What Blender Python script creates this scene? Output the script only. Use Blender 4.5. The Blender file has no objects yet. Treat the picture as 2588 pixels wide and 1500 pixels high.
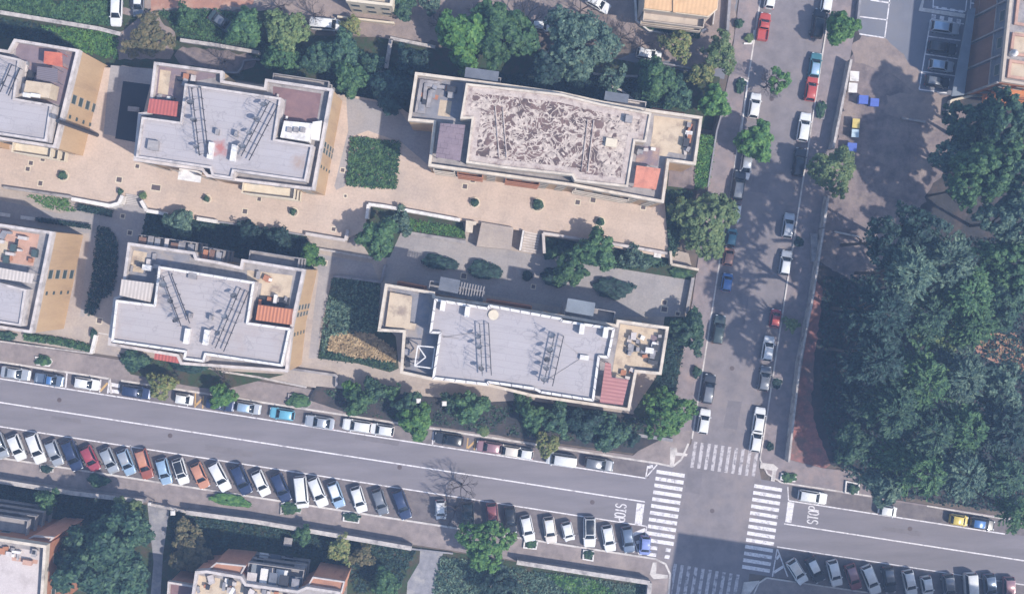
import bpy, bmesh, math, random
import numpy as np
from mathutils import Vector, Matrix
R = math.radians
random.seed(7)
scn = bpy.context.scene
COL = scn.collection
# ---------------------------------------------------------------- survey frame
S = 16.0                       # survey units per metre on the ground
NAD = (1220.0, 690.0)          # point straight below the aircraft
H = 185.0                      # height of the aircraft
def G(px, py, z=0.0):
    k = (H - z) / H            # a point seen at (px,py) that stands z metres up
    x = (NAD[0] + (px - NAD[0]) * k - 1294.0) / S
    y = (750.0 - (NAD[1] + (py - NAD[1]) * k)) / S
    return (x, y, z)
def PX(pts, z=0.0): return [G(a, b, z)[:2] for a, b in pts]
# ---------------------------------------------------------------- mesh builder
class MB:
    def __init__(s): s.v = []; s.f = []; s.m = []
    def quad(s, a, b, c, d, m=0):
        n = len(s.v); s.v += [a, b, c, d]; s.f.append((n, n+1, n+2, n+3)); s.m.append(m)
    def poly(s, pts, z, m=0):
        n = len(s.v); s.v += [(p[0], p[1], z) for p in pts]; s.f.append(tuple(range(n, n+len(pts)))); s.m.append(m)
    def prism(s, pts, z0, z1, mtop=0, mside=None):
        pts = ccw(pts); mside = mtop if mside is None else mside
        n = len(s.v); k = len(pts)
        s.v += [(p[0], p[1], z1) for p in pts] + [(p[0], p[1], z0) for p in pts]
        s.f.append(tuple(range(n, n+k))); s.m.append(mtop)
        for i in range(k):
            j = (i+1) % k
            s.f.append((n+i, n+k+i, n+k+j, n+j)); s.m.append(mside)
    def box(s, c, d, rz=0.0, m=0):
        ca, sa = math.cos(rz), math.sin(rz); n = len(s.v)
        for z in (-.5, .5):
            for x, y in ((-.5, -.5), (.5, -.5), (.5, .5), (-.5, .5)):
                X, Y = x*d[0], y*d[1]
                s.v.append((c[0]+X*ca-Y*sa, c[1]+X*sa+Y*ca, c[2]+z*d[2]))
        for f in ((3,2,1,0),(4,5,6,7),(0,1,5,4),(1,2,6,5),(2,3,7,6),(3,0,4,7)):
            s.f.append(tuple(n+i for i in f)); s.m.append(m)
    def bar(s, a, b, w, h=None, m=0):
        a, b = Vector(a), Vector(b); d = b-a; L = d.length
        if L < 1e-6: return
        h = w if h is None else h
        t = d/L; up = Vector((0,0,1)) if abs(t.z) < .95 else Vector((1,0,0))
        u = t.cross(up).normalized(); v = u.cross(t).normalized(); n = len(s.v)
        for q in (a, b):
            for x, y in ((-.5,-.5),(.5,-.5),(.5,.5),(-.5,.5)):
                p = q + u*(x*w) + v*(y*h); s.v.append(tuple(p))
        for f in ((3,2,1,0),(4,5,6,7),(0,1,5,4),(1,2,6,5),(2,3,7,6),(3,0,4,7)):
            s.f.append(tuple(n+i for i in f)); s.m.append(m)
    def tube(s, pts, rad, k=6, m=0):
        rings = []
        for i, p in enumerate(pts):
            p = Vector(p); q0 = Vector(pts[max(i-1,0)]); q1 = Vector(pts[min(i+1,len(pts)-1)])
            t = (q1-q0).normalized(); up = Vector((0,0,1)) if abs(t.z) < .95 else Vector((1,0,0))
            u = t.cross(up).normalized(); v = u.cross(t); r = rad[i] if hasattr(rad,'__len__') else rad
            n = len(s.v)
            for j in range(k):
                a = 2*math.pi*j/k; s.v.append(tuple(p+u*(r*math.cos(a))+v*(r*math.sin(a))))
            rings.append(n)
        for a, b in zip(rings, rings[1:]):
            for j in range(k):
                s.f.append((a+j, a+(j+1)%k, b+(j+1)%k, b+j)); s.m.append(m)
        s.f.append(tuple(rings[-1]+j for j in range(k))); s.m.append(m)
    def ring(s, pts, th, z0, z1, m=0, mtop=None):
        pts = ccw(pts); inn = inset(pts, th); mtop = m if mtop is None else mtop; k = len(pts)
        for i in range(k):
            j = (i+1) % k; a, b, c, d = pts[i], pts[j], inn[j], inn[i]
            s.quad((*a,z0),(*b,z0),(*b,z1),(*a,z1),m)
            s.quad((*c,z0),(*d,z0),(*d,z1),(*c,z1),m)
            s.quad((*a,z1),(*b,z1),(*c,z1),(*d,z1),mtop)
def ccw(p):
    a = sum(p[i][0]*p[(i+1)%len(p)][1]-p[(i+1)%len(p)][0]*p[i][1] for i in range(len(p)))
    return list(p) if a > 0 else list(p)[::-1]
def inset(pts, d):
    out = []; k = len(pts)
    for i in range(k):
        p0, p1, p2 = Vector(pts[i-1]), Vector(pts[i]), Vector(pts[(i+1)%k])
        e1 = (p1-p0).normalized(); e2 = (p2-p1).normalized()
        n1 = Vector((-e1.y, e1.x)); n2 = Vector((-e2.y, e2.x))
        den = max(1+n1.dot(n2), .3)
        q = p1 + (n1+n2)*(d/den); out.append((q.x, q.y))
    return out
def mesh(name, v, f, mats, mi=None, smooth=False):
    mats = mats if mats != [] else []
    me = bpy.data.meshes.new(name); me.from_pydata([tuple(x) for x in v], [], f)
    for m in (mats if isinstance(mats, (list, tuple)) else [mats]): me.materials.append(m)
    if mi is not None and len(me.polygons) == len(mi): me.polygons.foreach_set('material_index', mi)
    if smooth: me.polygons.foreach_set('use_smooth', [True]*len(me.polygons))
    me.update(); return me
def link(name, me, parent=None, loc=None, rot=None, scale=None):
    o = bpy.data.objects.new(name, me); COL.objects.link(o)
    if parent is not None: o.parent = parent
    if loc is not None: o.location = loc
    if rot is not None: o.rotation_euler = rot
    if scale is not None: o.scale = scale
    return o
def obj(name, mb, mats, parent=None, smooth=False):
    """link a builder, given in world metres, as one object under an unrotated parent"""
    off = parent.matrix_world.translation if False else (parent.location if parent is not None else Vector((0,0,0)))
    pp = parent.parent if parent is not None else None
    off = Vector(off)
    while pp is not None: off = off + pp.location; pp = pp.parent
    v = [(a-off.x, b-off.y, c-off.z) for a, b, c in mb.v]
    return link(name, mesh(name, v, mb.f, mats, mb.m, smooth), parent)
def tag(o, label, cat=None, group=None, kind=None):
    o['label'] = label
    if cat: o['category'] = cat
    if group: o['group'] = group
    if kind: o['kind'] = kind
    return o
def thing(name, label, cat, loc, group=None, rz=0.0):
    o = bpy.data.objects.new(name, None); COL.objects.link(o); o.location = loc; o.rotation_euler = (0,0,rz)
    o.empty_display_size = .3
    return tag(o, label, cat, group)
def copy_tree(o, parent=None):
    c = o.copy(); COL.objects.link(c); c.parent = parent
    for ch in list(o.children): copy_tree(ch, c)
    return c
# ---------------------------------------------------------------- materials
def nt_mat(name):
    m = bpy.data.materials.new(name); m.use_nodes = True; nt = m.node_tree
    return m, nt, nt.nodes['Principled BSDF']
def N(nt, t, **kw):
    n = nt.nodes.new(t)
    for k, v in kw.items(): setattr(n, k, v)
    return n
def mixc(nt, fac, a, b, mode='MIX'):
    n = N(nt, 'ShaderNodeMix', data_type='RGBA', blend_type=mode)
    for sock, val in ((n.inputs[0], fac), (n.inputs[6], a), (n.inputs[7], b)):
        if isinstance(val, bpy.types.NodeSocket): nt.links.new(val, sock)
        elif isinstance(val, (int, float)): sock.default_value = val
        else: sock.default_value = (*val, 1) if len(val) == 3 else val
    return n.outputs[2]
def ramp(nt, x, a, b):
    n = N(nt, 'ShaderNodeMapRange'); nt.links.new(x, n.inputs[0])
    n.inputs[1].default_value = a; n.inputs[2].default_value = b; return n.outputs[0]
def pos(nt, scale=(1,1,1), rz=0.0, local=False):
    if local: s = N(nt, 'ShaderNodeTexCoord').outputs['Object']
    else: s = N(nt, 'ShaderNodeNewGeometry').outputs['Position']
    mp = N(nt, 'ShaderNodeMapping'); mp.inputs['Scale'].default_value = scale; mp.inputs['Rotation'].default_value = (0,0,rz)
    nt.links.new(s, mp.inputs[0]); return mp.outputs[0]
def noise(nt, vec, scale, detail=4, rough=.6):
    n = N(nt, 'ShaderNodeTexNoise'); nt.links.new(vec, n.inputs['Vector'])
    n.inputs['Scale'].default_value = scale; n.inputs['Detail'].default_value = detail; n.inputs['Roughness'].default_value = rough
    return n.outputs[0]
def mat(name, c1, c2=None, scale=1.5, stain=None, sscale=.12, srange=(.5,.68), rough=.9, stretch=(1,1,1), rz=0.0, fine=.12, spec=.25, bump=0.0, detail=6, contrast=(.35,.65)):
    m, nt, bs = nt_mat(name)
    c2 = c2 or tuple(x*.8 for x in c1)
    p = pos(nt, stretch, rz)
    c = mixc(nt, ramp(nt, noise(nt, p, scale, detail), *contrast), c1, c2)
    if stain: c = mixc(nt, ramp(nt, noise(nt, p, sscale, 6, .65), *srange), c, stain)
    if fine:
        f = N(nt, 'ShaderNodeMapRange'); nt.links.new(noise(nt, p, 9.0, 3), f.inputs[0])
        f.inputs[1].default_value = .3; f.inputs[2].default_value = .7; f.inputs[3].default_value = 1-fine; f.inputs[4].default_value = 1+fine
        c = mixc(nt, 1.0, c, f.outputs[0], 'MULTIPLY')
    nt.links.new(c, bs.inputs['Base Color']); bs.inputs['Roughness'].default_value = rough
    bs.inputs['Specular IOR Level'].default_value = spec
    if bump:
        b = N(nt, 'ShaderNodeBump'); b.inputs['Strength'].default_value = bump; b.inputs['Distance'].default_value = .3
        nt.links.new(noise(nt, p, scale*2, 6), b.inputs['Height']); nt.links.new(b.outputs[0], bs.inputs['Normal'])
    return m
def paving(name, c1, c2, joint, bw=1.6, bh=.8, stain=None, rz=R(8.7), jmix=.5):
    m, nt, bs = nt_mat(name)
    p = pos(nt, (1,1,1), rz)
    br = N(nt, 'ShaderNodeTexBrick'); nt.links.new(p, br.inputs['Vector'])
    br.inputs['Scale'].default_value = 1; br.inputs['Brick Width'].default_value = bw; br.inputs['Row Height'].default_value = bh
    br.inputs['Mortar Size'].default_value = .03
    br.inputs['Color1'].default_value = (*c1,1); br.inputs['Color2'].default_value = (*c2,1)
    br.inputs['Mortar'].default_value = (*[a*(1-jmix)+b*jmix for a, b in zip(c1, joint)],1)
    c = mixc(nt, ramp(nt, noise(nt, p, .35, 6), .4, .62), br.outputs[0], tuple(x*1.08 for x in c1))
    if stain: c = mixc(nt, ramp(nt, noise(nt, p, .13, 7, .7), .5, .72), c, stain)
    f = N(nt, 'ShaderNodeMapRange'); nt.links.new(noise(nt, p, 3.0, 5, .7), f.inputs[0])
    f.inputs[1].default_value = .3; f.inputs[2].default_value = .7; f.inputs[3].default_value = .86; f.inputs[4].default_value = 1.1
    c = mixc(nt, 1.0, c, f.outputs[0], 'MULTIPLY')
    nt.links.new(c, bs.inputs['Base Color']); bs.inputs['Roughness'].default_value = .92; bs.inputs['Specular IOR Level'].default_value = .2
    return m
def stripes(name, c1, c2, freq, rz=0.0, local=False, rough=.8):
    m, nt, bs = nt_mat(name)
    w = N(nt, 'ShaderNodeTexWave'); nt.links.new(pos(nt, (1,1,1), rz, local), w.inputs['Vector'])
    w.inputs['Scale'].default_value = freq; w.inputs['Distortion'].default_value = .4; w.inputs['Detail'].default_value = 2
    c = mixc(nt, w.outputs[1], c1, c2)
    c = mixc(nt, ramp(nt, noise(nt, pos(nt), .8, 5), .45, .75), c, tuple(x*.75 for x in c1))
    nt.links.new(c, bs.inputs['Base Color']); bs.inputs['Roughness'].default_value = rough
    return m
def flat(name, c, rough=.6, metal=0.0, coat=0.0, spec=.4):
    m, nt, bs = nt_mat(name)
    f = N(nt, 'ShaderNodeMapRange'); nt.links.new(noise(nt, pos(nt, local=True), 2.5, 5), f.inputs[0])
    f.inputs[1].default_value = .3; f.inputs[2].default_value = .7; f.inputs[3].default_value = .9; f.inputs[4].default_value = 1.06
    nt.links.new(mixc(nt, 1.0, c, f.outputs[0], 'MULTIPLY'), bs.inputs['Base Color'])
    bs.inputs['Roughness'].default_value = rough; bs.inputs['Metallic'].default_value = metal
    bs.inputs['Coat Weight'].default_value = coat; bs.inputs['Specular IOR Level'].default_value = spec
    return m
def leafmat(name, c1, c2, c3):
    m, nt, bs = nt_mat(name)
    g = N(nt, 'ShaderNodeNewGeometry'); oi = N(nt, 'ShaderNodeObjectInfo')
    c = mixc(nt, g.outputs['Random Per Island'], c1, c2)
    c = mixc(nt, ramp(nt, noise(nt, pos(nt), 1.5, 3), .40, .60), c, c3)
    f = N(nt, 'ShaderNodeMapRange'); nt.links.new(oi.outputs['Random'], f.inputs[0]); f.inputs[3].default_value = .85; f.inputs[4].default_value = 1.15
    c = mixc(nt, 1.0, c, f.outputs[0], 'MULTIPLY')
    nt.links.new(c, bs.inputs['Base Color']); bs.inputs['Roughness'].default_value = .65; bs.inputs['Specular IOR Level'].default_value = .25
    return m
M = {}
# grounds
M['soil'] = mat('soil', (.15,.115,.095), (.10,.085,.075), .6, (.19,.15,.12), .2, bump=.3)
M['asphalt'] = mat('asphalt', (.210,.190,.205), (.172,.157,.170), .22, (.150,.138,.146), .09, (.50,.72), stretch=(.35,2.4,1), rz=R(8.7), fine=.07)
M['asphalt_old'] = mat('asphalt_old', (.215,.190,.197), (.165,.147,.153), .5, (.245,.208,.203), .15, (.48,.66), fine=.1)
M['asphalt_bay'] = mat('asphalt_bay', (.175,.150,.150), (.125,.108,.112), .9, (.21,.18,.17), .3, fine=.1)
M['asphalt_blue'] = mat('asphalt_blue', (.175,.178,.205), (.15,.153,.18), .4, (.21,.20,.21), .1, fine=.05)
M['asphalt_patch'] = mat('asphalt_patch', (.185,.165,.175), (.155,.14,.148), .8, fine=.1)
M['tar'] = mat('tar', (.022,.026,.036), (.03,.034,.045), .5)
M['sidewalk'] = mat('sidewalk', (.265,.22,.21), (.195,.163,.158), .8, (.31,.255,.235), .25, fine=.1)
M['sidewalk_lilac'] = mat('sidewalk_lilac', (.25,.21,.213), (.19,.16,.163), .8, (.29,.225,.21), .3, fine=.1)
M['peach'] = paving('peach', (.475,.372,.302), (.45,.352,.286), (.33,.26,.215), 3.2, 1.6, (.375,.305,.26))
M['beige'] = paving('beige', (.37,.31,.265), (.34,.285,.25), (.25,.22,.2), 2.4, 1.2, (.29,.25,.235))
M['path'] = paving('path', (.30,.275,.27), (.265,.245,.245), (.2,.18,.185), 1.5, 1.5, (.33,.29,.265))  # shaded copy of the beige paving: building shade put into the colour
M['kerb'] = mat('kerb', (.60,.55,.51), (.47,.43,.41), 1.2, (.3,.27,.26), .5)
M['paint'] = mat('paint', (.74,.71,.72), (.56,.53,.54), 2.5, (.33,.30,.315), 1.3, (.53,.66), fine=.1)
M['paint_worn'] = mat('paint_worn', (.52,.48,.49), (.40,.37,.38), 2.5, (.2,.18,.19), 1.4, (.48,.62), fine=.1)
M['paint_amber'] = mat('paint_amber', (.55,.36,.16), (.45,.28,.13), 2.5)
M['dirt_red'] = mat('dirt_red', (.40,.20,.14), (.30,.16,.12), .7, (.42,.27,.2), .3, bump=.3)
M['dirt_crimson'] = mat('dirt_crimson', (.34,.15,.13), (.19,.095,.09), .7, (.155,.105,.10), .3, (.44,.58), bump=.3)
M['dirt_brown'] = mat('dirt_brown', (.235,.185,.175), (.125,.105,.11), .55, (.27,.215,.19), .22, bump=.4)
M['dirt_pale'] = mat('dirt_pale', (.30,.235,.205), (.22,.175,.16), .6, (.19,.155,.15), .25, bump=.3)
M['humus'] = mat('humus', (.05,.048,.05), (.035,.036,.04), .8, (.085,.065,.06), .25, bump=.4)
M['grassbase'] = mat('grassbase', (.035,.065,.03), (.05,.05,.03), 1.2, (.08,.06,.045), .3, bump=.4)
# buildings
M['stucco'] = mat('stucco', (.50,.345,.205), (.44,.295,.175), .5, (.37,.26,.17), .5, (.52,.75), stretch=(1,1,.12), fine=.06)
M['stucco_pale'] = mat('stucco_pale', (.50,.42,.34), (.42,.35,.29), .6, (.3,.25,.22), .5, (.55,.75), stretch=(1,1,.2), fine=.06)
M['parapet'] = mat('parapet', (.56,.50,.47), (.40,.355,.335), .9, (.22,.195,.19), .6, (.55,.72), fine=.08)
M['parapet_cream'] = mat('parapet_cream', (.60,.52,.43), (.45,.38,.31), .9, (.28,.235,.20), .6, (.55,.72), fine=.08)
M['roofgrey'] = mat('roofgrey', (.335,.308,.328), (.315,.288,.305), .35, (.28,.255,.265), .2, (.6,.85), stretch=(1,4,1), rz=R(8.7), fine=.035)
M['roofgrey_warm'] = mat('roofgrey_warm', (.35,.315,.325), (.32,.285,.295), .35, (.30,.235,.22), .22, (.55,.85), stretch=(1,4,1), rz=R(8.7), fine=.035)
M['terrace_brown'] = mat('terrace_brown', (.22,.135,.135), (.18,.11,.115), .9, (.15,.10,.11), .3)
M['terrace_grey'] = mat('terrace_grey', (.24,.235,.26), (.18,.18,.205), .9, (.32,.27,.235), .35)
M['terrace_beige'] = mat('terrace_beige', (.52,.42,.31), (.44,.345,.25), .8, (.26,.20,.16), .4, (.52,.7))
M['terrace_pink'] = mat('terrace_pink', (.50,.31,.235), (.43,.255,.19), .8, (.3,.19,.15), .35)
M['terrace_plum'] = mat('terrace_plum', (.22,.17,.19), (.17,.13,.15), .8, (.38,.26,.2), .4)
M['tile_orange'] = stripes('tile_orange', (.54,.21,.11), (.27,.10,.06), .62, R(8.7))
M['tile_red'] = stripes('tile_red', (.46,.12,.10), (.27,.07,.065), .62, R(8.7))
M['sheet_pink'] = stripes('sheet_pink', (.42,.19,.175), (.28,.115,.115), .6, R(98.7))
M['membrane_orange'] = mat('membrane_orange', (.58,.24,.165), (.47,.18,.125), 1.0, (.36,.15,.11), .6, (.52,.7))
M['roof_apricot'] = stripes('roof_apricot', (.64,.40,.21), (.56,.34,.18), .5, R(8.7))
M['white'] = mat('white', (.72,.69,.66), (.55,.52,.50), 1.2, (.36,.33,.32), .7, (.56,.72), fine=.05)
M['terrace_pale'] = mat('terrace_pale', (.52,.46,.44), (.46,.40,.385), .6, (.38,.32,.30), .3)
M['terrace_border'] = mat('terrace_border', (.50,.42,.37), (.38,.31,.28), .9, (.22,.16,.145), .7, (.5,.66))
M['cream'] = mat('cream', (.62,.54,.42), (.54,.46,.35), 1.2, fine=.05)
M['concrete'] = mat('concrete', (.34,.31,.30), (.25,.23,.23), 1.1, (.17,.155,.16), .5, fine=.1)
M['wallstone'] = mat('wallstone', (.50,.455,.42), (.36,.325,.31), 1.3, (.20,.18,.18), .7, (.5,.68), fine=.12)
M['wallgrey'] = mat('wallgrey', (.26,.25,.27), (.19,.185,.2), 1.2, (.33,.31,.30), .5, fine=.1)
M['steps'] = mat('steps', (.42,.36,.32), (.34,.29,.26), 1.2)
M['dark'] = flat('dark_metal', (.035,.035,.042), .5)
M['steel'] = flat('steel', (.30,.30,.32), .45, .5)
M['brickred'] = mat('brickred', (.58,.29,.19), (.50,.24,.16), .8, (.22,.09,.07), .4, (.6,.8), stretch=(1,1,.3))
M['brickbrown'] = mat('brickbrown', (.20,.115,.085), (.16,.09,.07), .8, stretch=(1,1,.3))
M['slate'] = mat('slate', (.15,.16,.19), (.11,.12,.145), .8)
M['bluegrey'] = mat('bluegrey', (.20,.225,.26), (.165,.185,.215), .5)
M['orange_brick'] = mat('orange_brick', (.52,.21,.09), (.42,.165,.075), .8, (.3,.13,.07), .4)
M['terrace_terracotta'] = mat('terrace_terracotta', (.42,.215,.14), (.36,.18,.12), .7, (.29,.15,.11), .4)
M['terracotta'] = mat('terracotta', (.40,.18,.10), (.32,.14,.085), 1.0)
M['glass'] = flat('window_glass', (.018,.028,.03), .12, spec=.6)
M['shutter'] = flat('shutter', (.05,.075,.075), .6)
M['frame'] = flat('window_frame', (.30,.26,.22), .7)
M['veranda'] = paving('veranda', (.215,.165,.185), (.185,.14,.16), (.08,.06,.07), 1.0, .8, jmix=.9)
M['tarp_red'] = mat('tarp_red', (.52,.15,.09), (.36,.10,.07), .8, (.6,.45,.38), .7, (.58,.7))
M['slats'] = stripes('slats', (.19,.16,.18), (.10,.085,.10), 1.2, R(98.7))
M['ribbed'] = stripes('ribbed', (.56,.49,.44), (.38,.33,.30), .6, R(8.7))
def membrane(name, c1, c2, st):
    m, nt, bs = nt_mat(name); p = pos(nt, (1,1,1), R(8.7))
    br = N(nt, 'ShaderNodeTexBrick'); nt.links.new(p, br.inputs['Vector']); br.inputs['Scale'].default_value = 1
    br.inputs['Brick Width'].default_value = 8.0; br.inputs['Row Height'].default_value = 1.0; br.inputs['Mortar Size'].default_value = .035; br.inputs['Mortar Smooth'].default_value = .6
    br.inputs['Color1'].default_value = (*c1,1); br.inputs['Color2'].default_value = (*c2,1); br.inputs['Mortar'].default_value = (*[x*.82 for x in c2],1)
    c = mixc(nt, ramp(nt, noise(nt, p, .16, 6, .62), .50, .72), br.outputs[0], st)
    c = mixc(nt, ramp(nt, noise(nt, pos(nt, (.35,1.6,1), R(8.7)), .7, 6, .7), .55, .80), c, tuple(x*.78 for x in c2))
    n = noise(nt, p, .33, 3, .5); a = N(nt, 'ShaderNodeMath', operation='SUBTRACT'); nt.links.new(n, a.inputs[0]); a.inputs[1].default_value = .60
    b = N(nt, 'ShaderNodeMath', operation='ABSOLUTE'); nt.links.new(a.outputs[0], b.inputs[0])
    c = mixc(nt, ramp(nt, b.outputs[0], .016, .004), c, tuple(x*.80 for x in c1))
    f = N(nt, 'ShaderNodeMapRange'); nt.links.new(noise(nt, p, 6.0, 4, .7), f.inputs[0]); f.inputs[1].default_value = .3; f.inputs[2].default_value = .7; f.inputs[3].default_value = .93; f.inputs[4].default_value = 1.06
    nt.links.new(mixc(nt, 1.0, c, f.outputs[0], 'MULTIPLY'), bs.inputs['Base Color']); bs.inputs['Roughness'].default_value = .85; bs.inputs['Specular IOR Level'].default_value = .2
    return m
M['roofgrey'] = membrane('roofgrey', (.385,.355,.365), (.365,.336,.345), (.335,.305,.31))
M['roofgrey_warm'] = membrane('roofgrey_warm', (.385,.35,.35), (.36,.325,.325), (.335,.275,.255))
# flaked roof: brown felt under peeling pale coating
def flaked():
    m, nt, bs = nt_mat('flaked_roof'); p = pos(nt)
    def math_(op, a, b):
        n = N(nt, 'ShaderNodeMath', operation=op)
        for k, x in ((0,a),(1,b)):
            if isinstance(x, (int,float)): n.inputs[k].default_value = x
            else: nt.links.new(x, n.inputs[k])
        return n.outputs[0]
    def nz(sc, det, dist):
        n = N(nt, 'ShaderNodeTexNoise'); nt.links.new(p, n.inputs['Vector']); n.inputs['Scale'].default_value = sc; n.inputs['Detail'].default_value = det; n.inputs['Distortion'].default_value = dist
        return n.outputs[0]
    n1 = nz(.36, 2.0, 1.3); n2 = nz(.55, 3.0, 1.5); big = noise(nt, p, .12, 4)
    w1 = math_('ABSOLUTE', math_('SUBTRACT', n1, .5), 0); w2 = math_('ABSOLUTE', math_('SUBTRACT', n2, .54), 0)
    worm = math_('MINIMUM', w1, w2)
    f = ramp(nt, worm, .042, .026)                      # curling flakes of pale coating
    sx = N(nt, 'ShaderNodeSeparateXYZ'); nt.links.new(p, sx.inputs[0])
    zone = math_('ADD', math_('MULTIPLY', math_('SUBTRACT', sx.outputs[0], 11.5), .12), math_('MULTIPLY', math_('SUBTRACT', 22.5, sx.outputs[1]), .10))
    pz = ramp(nt, math_('ADD', math_('MULTIPLY', big, 1.4), math_('MULTIPLY', zone, .35)), .74, .86)
    brown = mixc(nt, ramp(nt, noise(nt, p, .45, 5), .4, .62), (.175,.112,.098), (.085,.058,.054))
    pale = mixc(nt, ramp(nt, noise(nt, p, 1.6, 6), .38, .62), (.54,.45,.385), (.33,.27,.235))
    c = mixc(nt, math_('MAXIMUM', f, math_('MULTIPLY', pz, ramp(nt, n2, .40, .46))), brown, pale)
    c = mixc(nt, ramp(nt, nz(2.3, 3, .8), .60, .68), c, (.075,.052,.052))
    nt.links.new(c, bs.inputs['Base Color']); bs.inputs['Roughness'].default_value = .95
    return m
M['flaked'] = flaked()
# foliage
LM = {
 'bright': leafmat('leaf_bright', (.075,.165,.04), (.12,.22,.055), (.035,.10,.035)),
 'mid': leafmat('leaf_mid', (.045,.11,.045), (.105,.185,.07), (.022,.06,.034)),
 'dark': leafmat('leaf_dark', (.03,.078,.046), (.09,.155,.08), (.013,.038,.033)),
 'grey': leafmat('leaf_grey', (.05,.098,.07), (.17,.24,.16), (.03,.065,.058)),
 'olive': leafmat('leaf_olive', (.125,.175,.065), (.185,.23,.095), (.075,.125,.055)),
 'yellow': leafmat('leaf_yellow', (.20,.20,.07), (.27,.25,.10), (.10,.14,.05)),
 'brown': leafmat('leaf_brown', (.14,.115,.06), (.19,.155,.08), (.07,.075,.04)),
 'blue': leafmat('leaf_blue', (.018,.046,.042), (.042,.085,.066), (.009,.022,.024)),  # kept extra dark to stand in for shade on lawns and undergrowth
 'straw': leafmat('leaf_straw', (.55,.42,.25), (.42,.30,.17), (.26,.19,.11)),
}
def stained(name, spots):
    m = M['roofgrey'].copy(); m.name = name; nt = m.node_tree; bs = nt.nodes['Principled BSDF']
    src = bs.inputs['Base Color'].links[0].from_socket; c = src
    for (x, y, z), r, col in spots:
        g = N(nt, 'ShaderNodeNewGeometry'); d = N(nt, 'ShaderNodeVectorMath', operation='DISTANCE'); d.inputs[1].default_value = (x,y,z); nt.links.new(g.outputs['Position'], d.inputs[0])
        ad = N(nt, 'ShaderNodeMath', operation='MULTIPLY_ADD'); nt.links.new(noise(nt, g.outputs['Position'], 1.3, 5), ad.inputs[0]); ad.inputs[1].default_value = 2*r; nt.links.new(d.outputs['Value'], ad.inputs[2])
        c = mixc(nt, ramp(nt, ad.outputs[0], 2.0*r, 1.1*r), c, col)
    nt.links.new(c, bs.inputs['Base Color']); return m
M['roof_stained'] = stained('roof_stained', [((*G(557,375,15.5)[:2],15.5), 1.5, (.36,.15,.14)), ((*G(755,411,15.5)[:2],15.5), 1.5, (.33,.255,.22)), ((*G(598,385,15.5)[:2],15.5), 1.2, (.22,.2,.2))])
M['bark'] = mat('bark', (.09,.07,.055), (.06,.047,.04), 3.0)
M['twig'] = mat('twig', (.10,.085,.085), (.075,.065,.068), 3.0)
# ================================================================ GROUND
def wig(pts, amp=6, step=14, seed=1):
    rg = random.Random(seed); out = []
    for i in range(len(pts)):
        a, b = pts[i], pts[(i+1)%len(pts)]; n = max(1, int(math.hypot(b[0]-a[0], b[1]-a[1])/step))
        for k in range(n):
            f = k/n; out.append((a[0]+(b[0]-a[0])*f+(rg.uniform(-amp,amp) if k else 0), a[1]+(b[1]-a[1])*f+(rg.uniform(-amp,amp) if k else 0)))
    return out
def sheet(name, pts, z, m, label, cat='ground', z0=None, kind='structure'):
    """a slab of ground whose top is at z (outline as surveyed)"""
    mb = MB(); mb.prism(PX(pts, z), (z-.3 if z0 is None else z0), z)
    return tag(obj(name, mb, m), label, cat, None, kind)
mb = MB(); mb.poly([(-420,-420),(420,-420),(420,420),(-420,420)], 0.0)
tag(obj('ground', mb, M['soil']), 'bare brown earth under the whole neighbourhood', 'ground', None, 'structure')
K = .154
def L(c, x): return c + K*x
def band(c0, c1, x0, x1): return [(x0, L(c0,x0)), (x1, L(c0,x1)), (x1, L(c1,x1)), (x0, L(c1,x0))]
def lane(pts, w):                       # a painted line w survey units wide
    out = []
    for (a, b) in zip(pts, pts[1:]):
        d = math.hypot(b[0]-a[0], b[1]-a[1]); nx, ny = -(b[1]-a[1])/d*w/2, (b[0]-a[0])/d*w/2
        out.append([(a[0]+nx,a[1]+ny),(b[0]+nx,b[1]+ny),(b[0]-nx,b[1]-ny),(a[0]-nx,a[1]-ny)])
    return out
CW = lambda y: 1922-.156*y              # west kerb of the cross street
CE = lambda y: 2100-.154*y
sheet('road', band(914,1156,-900,3600), .02, M['asphalt'], 'wide lilac grey asphalt road crossing the picture below the apartment blocks', 'road')
sheet('side_street', [(CW(-700),-700),(CE(-700),-700),(CE(1180),1180),(1925,1215),(1890,1480),(1830,1900),(1590,1900),(1655,1430),(1700,1185),(CW(1120),1120)], .027, M['asphalt_old'], 'asphalt cross street running up beside the park wall', 'road')
sheet('parking_lane', band(914,955,-900,1640), .0285, M['asphalt_bay'], 'brownish parking lane along the north kerb of the wide road', 'road')
sheet('parking_lane', band(1078,1156,-900,1632), .0285, M['asphalt_bay'], 'deep parking lane of angled bays along the south kerb', 'road')
sheet('parking_lane', band(914,955,1992,3600), .0285, M['asphalt_bay'], 'parking lane beside the park trees east of the crossing', 'road')
sheet('parking_lane', band(1078,1156,1958,3600), .0285, M['asphalt_bay'], 'angled parking lane at the bottom right corner', 'road')
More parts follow.
